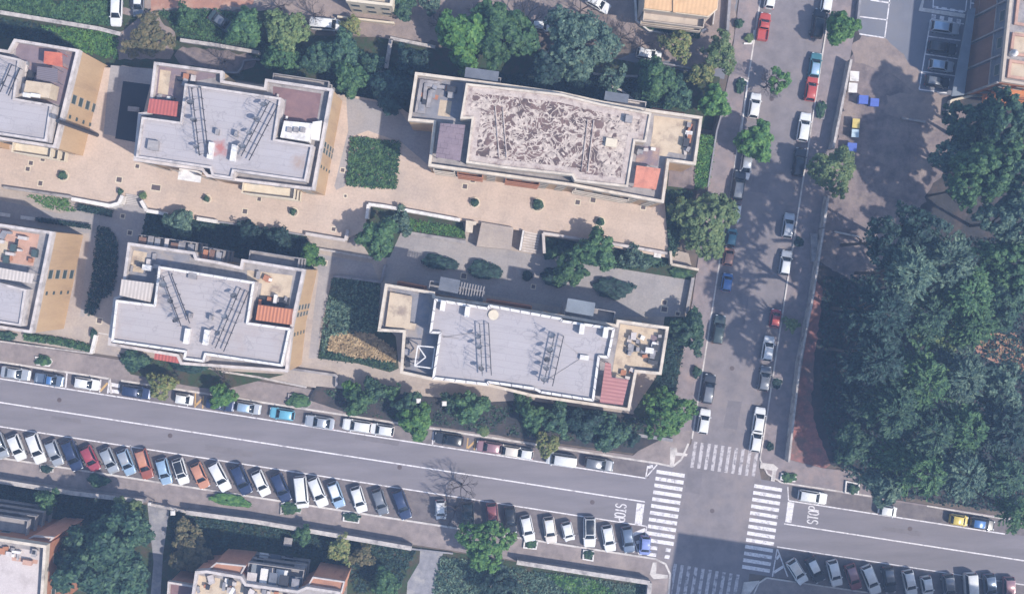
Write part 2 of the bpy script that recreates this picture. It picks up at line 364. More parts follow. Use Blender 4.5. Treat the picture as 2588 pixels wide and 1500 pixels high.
# pavements
SW = .14
sheet('sidewalk', [(-900,L(862,-900)),(900,L(862,900)),(1300,1110),(1600,1150),(1668,1090),(1700,1040),(1752,1085),(1735,1150),(1700,1180),(1660,L(914,1660)),(-900,L(914,-900))], SW, M['sidewalk'], 'brownish pavement between the garden walls and the wide road', 'pavement')
sheet('sidewalk', [(-900,L(1156,-900)),(1656,L(1156,1656)),(1690,1430),(1700,1470),(1660,1800),(1600,1800),(1640,L(1214,1640)),(-900,L(1214,-900))], SW, M['sidewalk'], 'shaded pavement along the south side of the wide road', 'pavement')
sheet('sidewalk', [(CW(-700),-700),(CW(1085),1085),(1715,1090),(1700,1040),(1722,900),(1750,760),(1790,470),(1812,330),(1845,180),(1868,0),(1975,-700)], SW+.003, M['sidewalk_lilac'], 'narrow pavement along the west kerb of the cross street', 'pavement')
sheet('sidewalk', [(CE(-700),-700),(2290,-700),(2172,0),(2094,494),(2055,751),(1994,1126),(1992,1160),(2080,1182),(2170,1192),(2205,L(914,2205)),(3600,L(914,3600)),(3600,L(914,3600)+4),(1975,1222),(1932,1188),(1920,1150),(CE(1126),1126)], SW, M['sidewalk_lilac'], 'pavement between the cross street and the park wall', 'pavement')
sheet('sidewalk', [(1938,1459),(3600,L(1156,3600)),(3600,1900),(1860,1900),(1895,1478)], SW, M['sidewalk'], 'shaded pavement at the bottom right corner', 'pavement')
# kerbs
def kerb(pts, label, w=4.8, z=.17):
    mb = MB()
    for q in lane(pts, w): mb.prism(PX(q, z), 0, z)
    return tag(obj('kerb', mb, M['kerb']), label, 'kerb', None, 'structure')
kerb([(-400,L(914,-400)),(277,L(914,277))], 'pale north kerb at the left end of the wide road')
kerb([(277,955),(281,994)], 'short kerb turning out at the striped bay')
kerb([(306,L(914,306)),(385,L(914,385)),(1010,L(914,1010))], 'pale north kerb in front of the middle blocks')
kerb([(1085,L(914,1085)),(1455,L(914,1455)),(1660,L(914,1660)),(1700,1178),(1722,1160),(1740,1120)], 'pale kerb curving round the corner beside the north zebra')
kerb([(-400,L(1156,-400)),(1656,L(1156,1656)),(1682,1424),(1694,1450),(1690,1500),(1672,1700)], 'pale south kerb behind the angled cars')
kerb([(CW(-300),-300),(CW(1108),1108)], 'pale west kerb of the cross street', 3.6)
kerb([(CE(-300),-300),(CE(1126),1126),(1921,1160),(1940,1196),(1974,L(914,1974)),(2202,L(914,2202))], 'pale east kerb of the cross street curving into the wide road', 3.6)
kerb([(2343,1277.5),(2490,1302),(3200,1410)], 'pale kerb beside the yellow car under the park trees', 3.6)
kerb([(1905,1500),(1918,1472),(1938,1459),(2600,L(1156,2600))], 'pale south kerb at the bottom right corner', 3.6)
for pts, la in (([(1738,1188),(1776,1192),(1768,1248),(1730,1243)],'square mended patch of asphalt in the middle of the junction'),([(900,1092),(1010,1109),(1007,1126),(897,1109)],'long mended strip in the upper lane of the wide road'),([(520,1122),(640,1140),(637,1156),(517,1138)],'mended strip in the lower lane of the wide road'),
  ([(2230,1328),(2330,1343),(2328,1354),(2228,1339)],'mended strip in the lane east of the junction'),([(1868,700),(1900,704),(1880,830),(1848,826)],'mended strip along the middle of the cross street'),([(1905,430),(1950,436),(1940,490),(1896,484)],'mended patch of asphalt in the upper cross street'),([(1840,1010),(1875,1014),(1862,1085),(1828,1081)],'mended patch just above the north zebra'),([(130,1048),(205,1060),(203,1070),(128,1058)],'small mended strip at the left end of the wide road')):
    sheet('road_patch', wig(pts, 1.2, 12), .0315, M['asphalt_patch'], la, 'road')
# painted lines
def paint(name, quads, z, m, label, cat='road marking'):
    mb = MB()
    for q in quads: mb.poly(ccw(PX(q, z)), z)
    return tag(obj(name, mb, m), label, cat, None, 'structure')
ZP = .035
paint('lane_line', lane([(-600,L(1016,-600)),(1630,L(1016,1630))], 3.2), ZP, M['paint'], 'white centre line of the wide road west of the crossing')
paint('lane_line', lane([(1982,L(1017,1982)),(3200,L(1017,3200))], 3.2), ZP, M['paint'], 'white centre line of the wide road east of the crossing')
paint('edge_line', lane([(-600,L(956,-600)),(1631,L(956,1631)),(1661,1173)], 3.0), ZP, M['paint'], 'white line edging the north parking lane')
paint('edge_line', lane([(-600,L(1077,-600)),(1634,L(1077,1634)),(1632,1352)], 3.0), ZP, M['paint'], 'white line edging the south angled bays')
paint('edge_line', lane([(1991,1229),(1993,L(957,1993)),(2540,L(957,2540))], 3.0), ZP, M['paint'], 'white line edging the parking lane east of the crossing')
paint('edge_line', lane([(1964,L(1078,1964)),(3000,L(1078,3000))], 2.6), ZP, M['paint'], 'white line edging the angled bays at the bottom right')
paint('bay_line', lane([(169,943),(166,979)],4)+lane([(255,958),(252,991)],3)+lane([(277,957),(272,993)],4)+lane([(1095,1090),(1093,1124)],3.5)+lane([(1343,1132),(1341,1162)],3)+lane([(1637,1176),(1632,1206)],3)+lane([(329,1124),(340,1160)],2.5)+lane([(599,977),(597,1000)],3), ZP, M['paint'], 'white bars dividing the parking lane bays')
paint('hatched_bay', lane([(278,970),(303,975)],9)+lane([(276,986),(301,990)],9), ZP+.004, M['paint'], 'two broad white bars painted beside the dark blue car')
paint('hatched_bay', lane([(253,988),(272,967)],5)+lane([(494,992),(493,1029)],3)+lane([(514,1000),(512,1032)],3)+lane([(494,1024),(512,1007)],5), ZP+.004, M['paint_amber'], 'amber hatched bay beside the small white car')
paint('hatched_bay', lane([(1183,1106),(1180,1132)],3)+lane([(1202,1108),(1199,1136)],4)+lane([(1182,1132),(1200,1115)],5), ZP+.004, M['paint_amber'], 'amber hatched bay in front of the black car')
paint('hatched_bay', lane([(1599,1350),(1631,1337)],9)+lane([(1608,1370),(1622,1365)],8)+lane([(1597,1352),(1617,1405)],2.5)+lane([(1588,1326),(1597,1352)],2.5), ZP+.004, M['paint'], 'white hatched triangle at the end of the south bays')
paint('hatched_bay', lane([(1964,1386),(1952,1456)],3)+lane([(1965,1386),(1991,1456)],3)+lane([(1962,1412),(1970,1402)],6)+lane([(1956,1445),(1980,1430)],7), ZP+.004, M['paint'], 'white hatched triangle beside the bottom right bays')
paint('hatched_bay', lane([(1638,1180),(1650,1177)],7), ZP+.004, M['paint'], 'small white patch at the end of the north bays')
# zebra crossings
zw = []
for i in range(13):
    x0, y0 = 1660-2.75*i, 1186+17.2*i
    if i < 11: zw.append([(x0,y0),(x0+71,y0+10.5),(x0+69.5,y0+20),(x0-1.5,y0+9)])
    else:
        zw.append([(x0+10,y0+2),(x0+32,y0+5),(x0+31,y0+14),(x0+8,y0+11)]); zw.append([(x0+54,y0+8),(x0+66,y0+10),(x0+64,y0+19),(x0+52,y0+17)])
paint('zebra_crossing', zw, .036, M['paint'], 'zebra crossing over the wide road, west of the junction', 'zebra crossing')
ze = []
for i in range(13):
    x0, y0 = 1907-2.55*i, 1222+17.0*i
    ze.append([(x0,y0),(x0+70,y0+11),(x0+68.5,y0+20),(x0-1.5,y0+9)])
paint('zebra_crossing', ze, .036, M['paint'], 'zebra crossing over the wide road, east of the junction', 'zebra crossing')
zn = []
for i in range(10):
    x, y = 1748+17.2*i, 1180+2.55*i
    zn.append([(x-3.5,y),(x+4.5,y+1.2),(x+14.5,y-64),(x+6.5,y-65.2)])
paint('zebra_crossing', zn, .036, M['paint_worn'], 'worn zebra crossing over the cross street, north of the junction', 'zebra crossing')
zs = []
for i in range(10):
    x, y = 1703+17.6*i, 1423+3.0*i
    zs.append([(x,y),(x+8,y+1.2),(x-8,y+97),(x-16,y+95.8)])
paint('zebra_crossing', zs, .036, M['paint_worn'], 'shaded zebra crossing over the cross street at the bottom edge', 'zebra crossing')
paint('stop_line', [[(1609.5,1270),(1629,1273),(1622,1326),(1604,1323)]], .036, M['paint'], 'thick white stop line west of the junction')
paint('stop_line', [[(1991,1267),(2007.6,1269.5),(2000,1320),(1984.4,1317.5)]], .036, M['paint'], 'thick white stop line east of the junction')
# STOP painted on both sides (letters drawn from strokes: x along the word, y up the letter, both 0..1)
LET = {'S': [[(1,.82),(.75,1),(.25,1),(0,.82),(0,.66),(.2,.54),(.8,.46),(1,.34),(1,.18),(.75,0),(.25,0),(0,.18)]],
       'T': [[(0,1),(1,1)],[(.5,1),(.5,0)]],
       'O': [[(.3,1),(.7,1),(1,.8),(1,.2),(.7,0),(.3,0),(0,.2),(0,.8),(.3,1)]],
       'P': [[(0,0),(0,1)],[(0,1),(.7,1),(1,.87),(1,.62),(.7,.48),(0,.48)]]}
def word(text, org, ux, uy, lw, lh, gap, stroke, dot=False):
    q = []
    for i, ch in enumerate(text):
        for st in LET[ch]:
            pts = [(org[0]+ux[0]*(i*(lw+gap)+a*lw)+uy[0]*b*lh, org[1]+ux[1]*(i*(lw+gap)+a*lw)+uy[1]*b*lh) for a, b in st]
            q += lane(pts, stroke)
    return q
cu, su = math.cos(math.atan(K)), math.sin(math.atan(K))
paint('stop_marking', word('STOP', (1557,1271), (-su*.7,1.0), (cu,su), 8.4, 26, 3.0, 3.1), .036, M['paint'], 'white word STOP on the lane west of the junction')
paint('stop_marking', word('STOP', (2066,1324), (su*.7,-1.0), (-cu,-su), 8.4, 26, 3.0, 3.1), .036, M['paint'], 'white word STOP on the lane east of the junction')
# corner ramps of pale stone
def patch(name, pts, z, m, label, cat='ground', kind='structure'): return sheet(name, pts, z, m, label, cat, z0=z-.12, kind=kind)
patch('corner_ramp', [(1694,1130),(1710,1130),(1712,1142),(1738,1146),(1735,1152),(1707,1150),(1703,1176),(1693,1174)], .155, M['kerb'], 'pale T shaped stone ramp at the corner by the north zebra')
patch('corner_ramp', [(1922,1168),(1955,1172),(1962,1178),(1967,1182),(1962,1190),(1958,1216),(1948,1214),(1952,1188),(1921,1182)], .155, M['kerb'], 'pale stone ramp at the corner by the park wall')
patch('corner_ramp', [(1650,1420),(1660,1420),(1658,1448),(1688,1452),(1687,1460),(1652,1462),(1642,1450)], .155, M['kerb'], 'pale stone ramp at the corner below the west zebra')
patch('corner_ramp', [(1880,1470),(1900,1468),(1920,1466),(1895,1500),(1872,1510)], .155, M['kerb'], 'curved stone ramp in shade below the east zebra')
# ---- courts and plazas
PZ, CZ = 2.0, .7
sheet('lower_court', [(-900,L(855,-900)),(250,L(855,250)),(620,948),(830,985),(900,1005),(1240,1020),(1300,1050),(1330,1012),(1560,1046),(1600,1046),(1660,960),(1720,880),(1735,790),(1755,700),(1740,640),(1300,520),(900,460),(-300,400),(-900,300)], CZ, M['beige'], 'beige paved court around the lower row of apartment blocks', 'paving', z0=-.1)
sheet('plaza', [(-900,110),(-60,150),(290,172),(310,165),(385,180),(840,236),(905,244),(1000,262),(1040,292),(1060,200),(1180,210),(1400,245),(1700,310),(1752,330),(1746,480),(1700,640),(1690,652),(1530,620),(1372,594),(1366,592),(1325,584),(1300,580),(1200,563),(930,518),(922,580),(880,600),(770,594),(640,570),(545,560),(424,545),(372,536),(356,508),(354,494),(316,488),(310,513),(280,522),(180,502),(0,474),(-900,335)], PZ, M['peach'], 'sunlit peach paved plaza between the two rows of blocks', 'paving', z0=-.1)
patch('path', [(300,513),(356,518),(372,540),(430,548),(640,600),(700,650),(690,690),(640,650),(420,618),(330,625),(300,760),(285,760),(298,608),(275,575),(246,570),(233,690),(213,800),(202,800),(226,590),(90,575),(-300,520),(-300,470),(0,505),(150,540)], CZ+.006, M['path'], 'footpath below the plaza wall, its shade painted in as grey lilac', 'path')  # shade below the plaza wall painted as lilac grey paving
patch('path', [(960,592),(1015,583),(1170,608),(1380,650),(1530,672),(1750,705),(1740,790),(1690,800),(1560,800),(1230,745),(960,705),(980,650)], CZ+.006, M['path'], 'court north of the long lower block, its shade painted in as grey', 'path')  # the lower block's shade over the court, painted as grey paving
patch('path', [(795,640),(940,665),(960,715),(850,702),(842,700),(832,745),(812,815),(803,905),(780,905),(795,770),(805,690)], CZ+.009, M['path'], 'grey side path between the two lower blocks', 'path')
patch('path', [(875,245),(1000,265),(1032,310),(1090,325),(1083,418),(1015,360),(930,330),(888,345),(872,470),(850,480),(845,470),(880,330)], PZ+.006, M['path'], 'passage between the two upper blocks, block shadow painted in as grey paving', 'path')  # outline follows the upper block's cast shadow, painted as grey paving
patch('path', [(280,165),(390,175),(380,215),(311,205),(292,345),(262,338),(270,240)], PZ+.006, M['path'], 'narrow grey path between the two left upper blocks', 'path')
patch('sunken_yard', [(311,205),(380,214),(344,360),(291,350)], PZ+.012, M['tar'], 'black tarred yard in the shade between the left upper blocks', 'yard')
# ---- north side
sheet('dirt_track', wig([(300,-300),(2000,-300),(1860,-5),(1850,150),(1800,180),(1640,150),(1560,70),(1420,40),(1180,110),(980,98),(900,90),(700,30),(500,25),(330,20)], 5), .033, M['dirt_pale'], 'pale earth track and yard along the top edge', 'track')
sheet('red_earth', wig([(365,-200),(640,-200),(640,12),(560,22),(430,20),(380,30)], 4), .034, M['dirt_red'], 'bare reddish earth at the top left', 'ground')
sheet('asphalt_yard', [(1560,150),(1600,160),(1830,200),(1900,-200),(1800,-200),(1795,60)], .02, M['asphalt_blue'], 'grey drive beside the apricot roofed house', 'road')
# ---- park and car park
sheet('park_soil', [(2172,0),(2210,60),(2700,60),(3400,400),(3400,1400),(2500,L(900,2500)),(2210,L(903,2210)),(2170,1190),(1995,1150)], .05, M['humus'], 'dark leaf litter under the park trees', 'ground')  # dark soil colour also stands in for shade in the clearing
sheet('park_earth', wig([(2148,150),(2185,98),(2330,235),(2400,242),(2450,300),(2430,380),(2350,480),(2300,580),(2240,660),(2170,720),(2072,660),(2108,400)], 7), .065, M['dirt_brown'], 'bare brown earth inside the park wall', 'ground')
sheet('park_earth', wig([(2062,700),(2080,735),(2062,880),(2050,1020),(2062,1080),(2100,1172),(2085,1184),(1994,1168),(1996,1110)], 3, 12), .065, M['dirt_crimson'], 'bright red earth strip along the park wall', 'ground')
sheet('park_earth', wig([(2440,850),(2520,830),(2700,900),(2700,960),(2560,930),(2480,900)], 6), .075, M['dirt_red'], 'gap of orange earth between the park trees at right', 'ground')
sheet('rubble', wig([(2240,240),(2330,232),(2395,242),(2392,300),(2350,312),(2280,305),(2235,285)], 6), .085, M['dirt_pale'], 'patch of pale brown rubble below the car park', 'ground')
sheet('car_park', [(2180,-300),(2700,-300),(2640,40),(2440,60),(2435,238),(2395,240),(2318,232),(2250,170),(2180,100),(2160,60)], .07, M['asphalt_blue'], 'grey car park in the upper right corner', 'car park')
sheet('path', wig([(2180,88),(2240,98),(2325,185),(2320,238),(2260,190),(2200,168),(2160,158),(2150,120)], 4), .074, M['dirt_pale'], 'pale earth strip beside the car park', 'path')
bl = lane([(2163,41),(2243,51)],3)+lane([(2172,86),(2237,96)],3)+lane([(2251,-20),(2236,97)],3)+lane([(2200,0),(2250,8)],4)
bl += lane([(2352,50),(2323,226)],3)+lane([(2353,49),(2436,61)],3)+lane([(2345,92),(2428,103)],3)+lane([(2339,137),(2420,149)],3)+lane([(2331,181),(2413,192)],3)+lane([(2323,226),(2393,235)],3)
bl += lane([(2360,-20),(2358,20)],3)+lane([(2446,-20),(2440,28)],3)+lane([(2358,20),(2440,30)],3)+lane([(2455,8),(2496,15)],3)+lane([(2455,-20),(2452,30)],3)+lane([(2500,-20),(2494,35)],3)
paint('bay_line', bl, .082, M['paint'], 'white painted bays of the car park')
zb = []
for i in range(4):
    x, y = 2355+21*i, 36+4*i; zb.append([(x,y),(x+11,y+2),(x+9,y+17),(x-2,y+15)])
    x, y = 2359+21*i, 15+3.3*i; zb.append([(x,y),(x+13,y+2),(x+12,y+8),(x-1,y+6)])
paint('zebra_crossing', zb, .083, M['paint'], 'short broken zebra beside the parked silver blue car', 'zebra crossing')
patch('kerb_island', [(2322,28),(2330,0),(2336,0),(2332,20),(2440,36),(2438,46)], .16, M['kerb'], 'pale kerb island in the car park', 'kerb')
# ---- gardens
def lawn_base(pts, z, label, m='grassbase', name='garden_bed'): return patch(name, pts, z, M[m], label, 'garden bed')
lawn_base([(-300,-60),(330,-60),(372,25),(420,30),(640,30),(700,20),(800,90),(960,95),(1100,120),(1560,150),(1820,195),(1800,330),(1700,310),(1400,240),(1180,205),(1060,195),(1030,285),(860,238),(380,172),(290,165),(-300,105)], .03, 'planted strip behind the upper row of blocks', name='garden')
lawn_base([(370,536),(545,560),(640,572),(770,596),(800,640),(780,690),(700,680),(560,640),(410,612),(345,620),(360,590)], CZ+.02, 'shaded garden under the left plaza wall')
lawn_base([(928,520),(1170,562),(1178,604),(1015,583),(985,650),(940,655),(912,610)], CZ+.02, 'garden bed inside the white wall below the plaza')
lawn_base([(1376,596),(1690,652),(1692,670),(1765,685),(1748,708),(1545,675),(1490,668),(1376,640)], CZ+.02, 'garden bed under the right plaza wall')
lawn_base([(842,698),(962,716),(955,805),(1000,850),(1008,930),(985,940),(905,918),(803,905),(815,830),(830,745)], CZ+.03, 'overgrown bed between the two lower blocks')
lawn_base([(1750,335),(1812,342),(1790,472),(1750,482),(1705,650),(1690,640),(1680,512),(1692,410),(1745,420)], PZ+.012, 'grassy strip at the east end of the upper block')
patch('garden_bed', [(1693,412),(1762,420),(1754,478),(1688,470)], PZ+.02, M['dirt_brown'], 'small bare plot at the corner of the upper block', 'garden bed')
lawn_base([(1680,800),(1735,800),(1728,880),(1712,960),(1700,1040),(1620,1060),(1600,1040),(1660,950)], CZ+.02, 'dark garden at the east end of the lower block')
patch('garden_bed', [(800,975),(900,985),(1240,1015),(1330,1010),(1600,1046),(1690,1045),(1690,1100),(1600,1145),(1300,1105),(1010,1065),(900,1050),(780,1010)], CZ+.014, M['humus'], 'soil bed of trees between the long lower block and the road', 'garden bed')
lawn_base([(300,890),(450,915),(540,935),(720,945),(640,965),(560,985),(480,975),(330,945)], CZ+.014, 'planted bed in front of the left lower block')
lawn_base([(-300,L(1218,-300)),(1640,L(1218,1640)),(1640,1900),(-300,1900)], .04, 'gardens below the wall at the bottom edge', name='garden')
patch('path', [(372,1270),(428,1286),(412,1400),(400,1600),(372,1600),(388,1420)], .055, M['wallgrey'], 'grey drive between the two bottom gardens', 'path')  # blue grey shade on the drive is put into its colour
patch('path', [(1062,1384),(1120,1396),(1100,1470),(1085,1600),(1020,1600),(1030,1470),(1060,1420)], .055, M['wallgrey'], 'grey path beside the big tree at the bottom', 'path')  # colour darkened to paint the shade of block and tree
patch('grey_earth', wig([(462,118),(560,128),(650,142),(640,170),(600,186),(560,180),(455,162),(440,140)], 4), .05, M['dirt_brown'], 'bare grey earth inside the garden wall behind the middle left roof')
patch('grey_earth', wig([(262,28),(300,20),(385,30),(430,70),(445,100),(430,150),(300,152),(290,120),(300,84),(352,40)], 5), .05, M['dirt_pale'], 'bare earth around the dry brown tree at the top left')
# ---- leafy ground cover
def inpoly(P, x, y):
    c = np.zeros(len(x), bool); k = len(P)
    for i in range(k):
        (x1,y1),(x2,y2) = P[i], P[(i+1)%k]
        if y1 == y2: continue
        c ^= ((y1 > y) != (y2 > y)) & (x < (x2-x1)*(y-y1)/(y2-y1)+x1)
    return c
def leaf_quads(p, nrm, size, rng, aspect=.6):
    n = len(p); nrm = nrm/np.linalg.norm(nrm, axis=1, keepdims=True)
    r = rng.normal(size=(n,3)); t = np.cross(nrm, r); t /= np.linalg.norm(t, axis=1, keepdims=True)+1e-9
    b = np.cross(nrm, t); s = (size*rng.uniform(.6,1.4,n))[:,None]
    v = np.stack([p-t*s, p-b*s*aspect, p+t*s, p+b*s*aspect], 1).reshape(-1,3)
    f = np.arange(4*n).reshape(-1,4); return v, f
def npmesh(name, v, f, m):
    me = bpy.data.meshes.new(name); n = len(f); k = f.shape[1]
    me.vertices.add(len(v)); me.vertices.foreach_set('co', np.asarray(v, np.float32).ravel())
    me.loops.add(n*k); me.loops.foreach_set('vertex_index', f.astype(np.int32).ravel())
    me.polygons.add(n); me.polygons.foreach_set('loop_start', np.arange(0, n*k, k, dtype=np.int32))
    me.update(calc_edges=True); me.validate(); me.materials.append(m); return me
def cover(name, pts, z, hgt, lm, label, dens=55, size=.17, cat='ground cover', seed=1, kind='stuff', up=.8, lump=.6):
    rng = np.random.default_rng(seed); P = PX(pts, z+hgt*.6)
    xs = [a for a, b in P]; ys = [b for a, b in P]; A = (max(xs)-min(xs))*(max(ys)-min(ys)); n = int(A*dens)
    x = rng.uniform(min(xs), max(xs), n); y = rng.uniform(min(ys), max(ys), n)
    ed = rng.normal(0, .12, (2, n)); k = inpoly(P, x+ed[0], y+ed[1]); x, y = x[k], y[k]; n = len(x)
    und = (np.sin(x*1.9+seed)*np.sin(y*1.6+seed*2)+np.sin(x*.8-y*1.1+seed))*.25+.5
    zz = z + hgt*(1-lump+lump*und)*rng.uniform(.35,1.0,n)**.6
    nr = rng.normal(size=(n,3)); nr[:,2] = np.abs(nr[:,2])+up
    v, f = leaf_quads(np.stack([x,y,zz],1), nr, size, rng)
    o = link(name, npmesh(name, v, f, LM[lm])); return tag(o, label, cat, None, kind)
cover('ivy', [(888,345),(1013,359),(1001,478),(874,467)], PZ, .7, 'mid', 'dense dark green ivy filling the square bed beside the flaking roof', 70, .2, seed=3)
cover('ivy', [(246,571),(275,575),(298,608),(296,690),(282,745),(258,752),(236,797),(214,790),(226,730),(234,690)], CZ, .5, 'blue', 'dark green ivy bed in the passage between the left lower blocks', 70, .17, seed=4)
cover('grass', [(66,492),(168,501),(192,535),(150,530),(112,524)], CZ, .3, 'bright', 'sunlit wedge of bright grass below the left plaza wall', 70, .14, 'grass', 5)
cover('grass', [(0,2),(290,2),(286,66),(230,62),(0,28)], .03, .6, 'mid', 'rough green grass at the top left corner', 60, .2, 'grass', 6)
cover('grass', [(95,62),(165,70),(255,80),(300,86),(296,150),(240,138),(205,128),(160,95)], .03, .5, 'bright', 'bright grass beside the left upper block', 60, .18, 'grass', 7)
cover('grass', [(400,28),(540,22),(640,40),(640,120),(560,112),(460,95),(430,60)], .03, .5, 'mid', 'patchy weeds around the overgrown dark car', 40, .18, 'grass', 8)
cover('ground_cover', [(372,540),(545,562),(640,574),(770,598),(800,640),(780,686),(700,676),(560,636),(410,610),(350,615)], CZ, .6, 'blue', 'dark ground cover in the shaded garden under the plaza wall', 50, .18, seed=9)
cover('grass', [(990,545),(1170,575),(1174,600),(1015,580)], CZ, .35, 'bright', 'light green grass inside the white walled bed', 60, .15, 'grass', 10)
cover('ground_cover', [(1380,602),(1690,655),(1692,672),(1600,680),(1545,674),(1490,666),(1380,636)], CZ, .6, 'dark', 'dark ground cover under the right plaza wall', 45, .18, seed=11)
cover('ground_cover', [(842,700),(960,717),(955,805),(985,842),(900,838),(830,850),(812,900),(815,830),(830,748)], CZ, 1.0, 'grey', 'tangled scrub in the bed between the lower blocks', 34, .2, seed=12)
cover('straw', [(832,852),(880,832),(945,845),(1002,888),(1000,915),(945,905),(870,898),(828,880)], CZ, .6, 'straw', 'pale dry straw covering the bed between the lower blocks', 85, .2, 'straw', 13)
cover('ground_cover', [(806,888),(870,896),(900,908),(945,908),(1000,918),(990,936),(905,916),(806,904)], CZ, .8, 'dark', 'green fringe below the dry straw', 70, .18, seed=14)
cover('grass', [(1758,338),(1810,344),(1792,470),(1756,480)], PZ, .5, 'bright', 'long green grass at the east end of the upper block', 60, .17, 'grass', 15)
cover('ground_cover', [(1683,480),(1752,484),(1708,645),(1692,640)], PZ, .8, 'dark', 'dark shrubs below the bare plot of the upper block', 50, .2, seed=16)
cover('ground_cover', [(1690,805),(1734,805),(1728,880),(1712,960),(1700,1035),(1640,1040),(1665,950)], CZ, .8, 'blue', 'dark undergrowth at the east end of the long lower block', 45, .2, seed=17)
cover('grass', [(0,1222),(370,1278),(360,1330),(0,1330)], .04, .4, 'blue', 'dark shaded lawn at the bottom left', 35, .18, 'grass', 18)  # dark leaf colour deepens the building shade on this lawn
cover('grass', [(430,1295),(760,1340),(1050,1390),(1010,1480),(900,1500),(880,1440),(760,1400),(640,1380),(540,1390),(430,1420)], .04, .4, 'blue', 'dark shaded lawn below the bottom garden wall', 32, .18, 'grass', 19)  # building shade partly painted by the dark leaf colour
cover('grass', [(1110,1405),(1640,1485),(1640,1520),(1400,1520),(1090,1500)], .04, .4, 'grey', 'shaded grass along the bottom edge right of the big tree', 34, .18, 'grass', 20)
cover('grass', [(1380,1450),(1500,1465),(1560,1500),(1450,1510)], .04, .5, 'bright', 'brighter grass patch at the bottom edge near the corner', 60, .18, 'grass', 21)
cover('ground_cover', [(600,90),(760,120),(950,140),(1040,185),(1020,270),(860,235),(800,180),(640,150)], .03, .8, 'dark', 'dark undergrowth behind the upper blocks', 40, .22, seed=22)
cover('ground_cover', [(1060,185),(1560,190),(1700,240),(1690,290),(1400,235),(1180,200)], .03, .7, 'blue', 'dark undergrowth in the shade of the flaking roofed block', 35, .22, seed=23)
cover('grass', [(-40,40),(90,60),(160,95),(200,125),(20,95),(-40,100)], .03, .4, 'blue', 'shaded grass left of the upper left block', 35, .2, 'grass', 24)
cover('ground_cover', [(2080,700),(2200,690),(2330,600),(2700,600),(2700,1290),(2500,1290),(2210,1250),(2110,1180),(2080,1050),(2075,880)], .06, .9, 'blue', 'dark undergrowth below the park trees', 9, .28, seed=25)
cover('fallen_leaves', [(2440,845),(2520,835),(2640,880),(2640,960),(2540,925)], .08, .25, 'straw', 'dry orange leaves in the gap between the park trees', 14, .22, seed=26)
cover('ground_cover', [(810,980),(905,992),(1010,1010),(1240,1025),(1330,1020),(1600,1052),(1680,1050),(1600,1130),(1300,1098),(1010,1060),(880,1045)], CZ-.5, .9, 'dark', 'undergrowth below the trees in front of the long lower block', 26, .2, seed=27)
# ================================================================ BUILDINGS
def win_proto():
    f = MB()
    for (c, d) in (((0,.02,.53),(1.1,.07,.05)),((0,.04,-.53),(1.16,.14,.05)),((-.525,.02,0),(.05,.07,1.0)),((.525,.02,0),(.05,.07,1.0))): f.box(c, d)
    p = MB(); p.box((0,.015,0),(1.0,.05,1.0)); p.box((0,.045,0),(.05,.02,1.0))
    return mesh('window', f.v, f.f, M['frame'], f.m), mesh('pane', p.v, p.f, M['shutter'], p.m)
WF, WP = win_proto()
def ant_proto():
    a = MB(); a.bar((0,0,0),(0,0,3.0),.045); a.bar((-.8,0,2.9),(.8,0,2.9),.03)
    for i in range(5): a.bar((-.75+.36*i,-.32+.03*i,2.93),(-.75+.36*i,.32-.03*i,2.93),.018)
    b = MB(); b.bar((0,0,0),(0,0,2.6),.045); b.bar((0,-.6,2.5),(0,.6,2.5),.03)
    for i in range(4): b.bar((-.35,-.55+.34*i,2.5),(.35,-.55+.34*i,2.5),.018)
    d = MB(); n = 12; ring = []
    for r, z in ((.0,0),(.28,.05),(.52,.17)):
        ring.append([(r*math.cos(2*math.pi*i/n), r*math.sin(2*math.pi*i/n), z) for i in range(n)])
    for r0, r1 in zip(ring, ring[1:]):
        for i in range(n): d.quad(r0[i], r0[(i+1)%n], r1[(i+1)%n], r1[i]); d.quad(r1[i], r1[(i+1)%n], r0[(i+1)%n], r0[i])
    d.v = [(x, y*.8-z*.6, z*.8+y*.6) for x, y, z in d.v]; d.v = [(x,y-.2,z+1.3) for x,y,z in d.v]; d.bar((0,0,0),(0,-.1,1.35),.07)
    return [mesh('antenna', q.v, q.f, M['steel'], q.m) for q in (a, b)] + [mesh('satellite_dish', d.v, d.f, M['steel'], d.m)]
ANT_A, ANT_B, DISH = ant_proto()
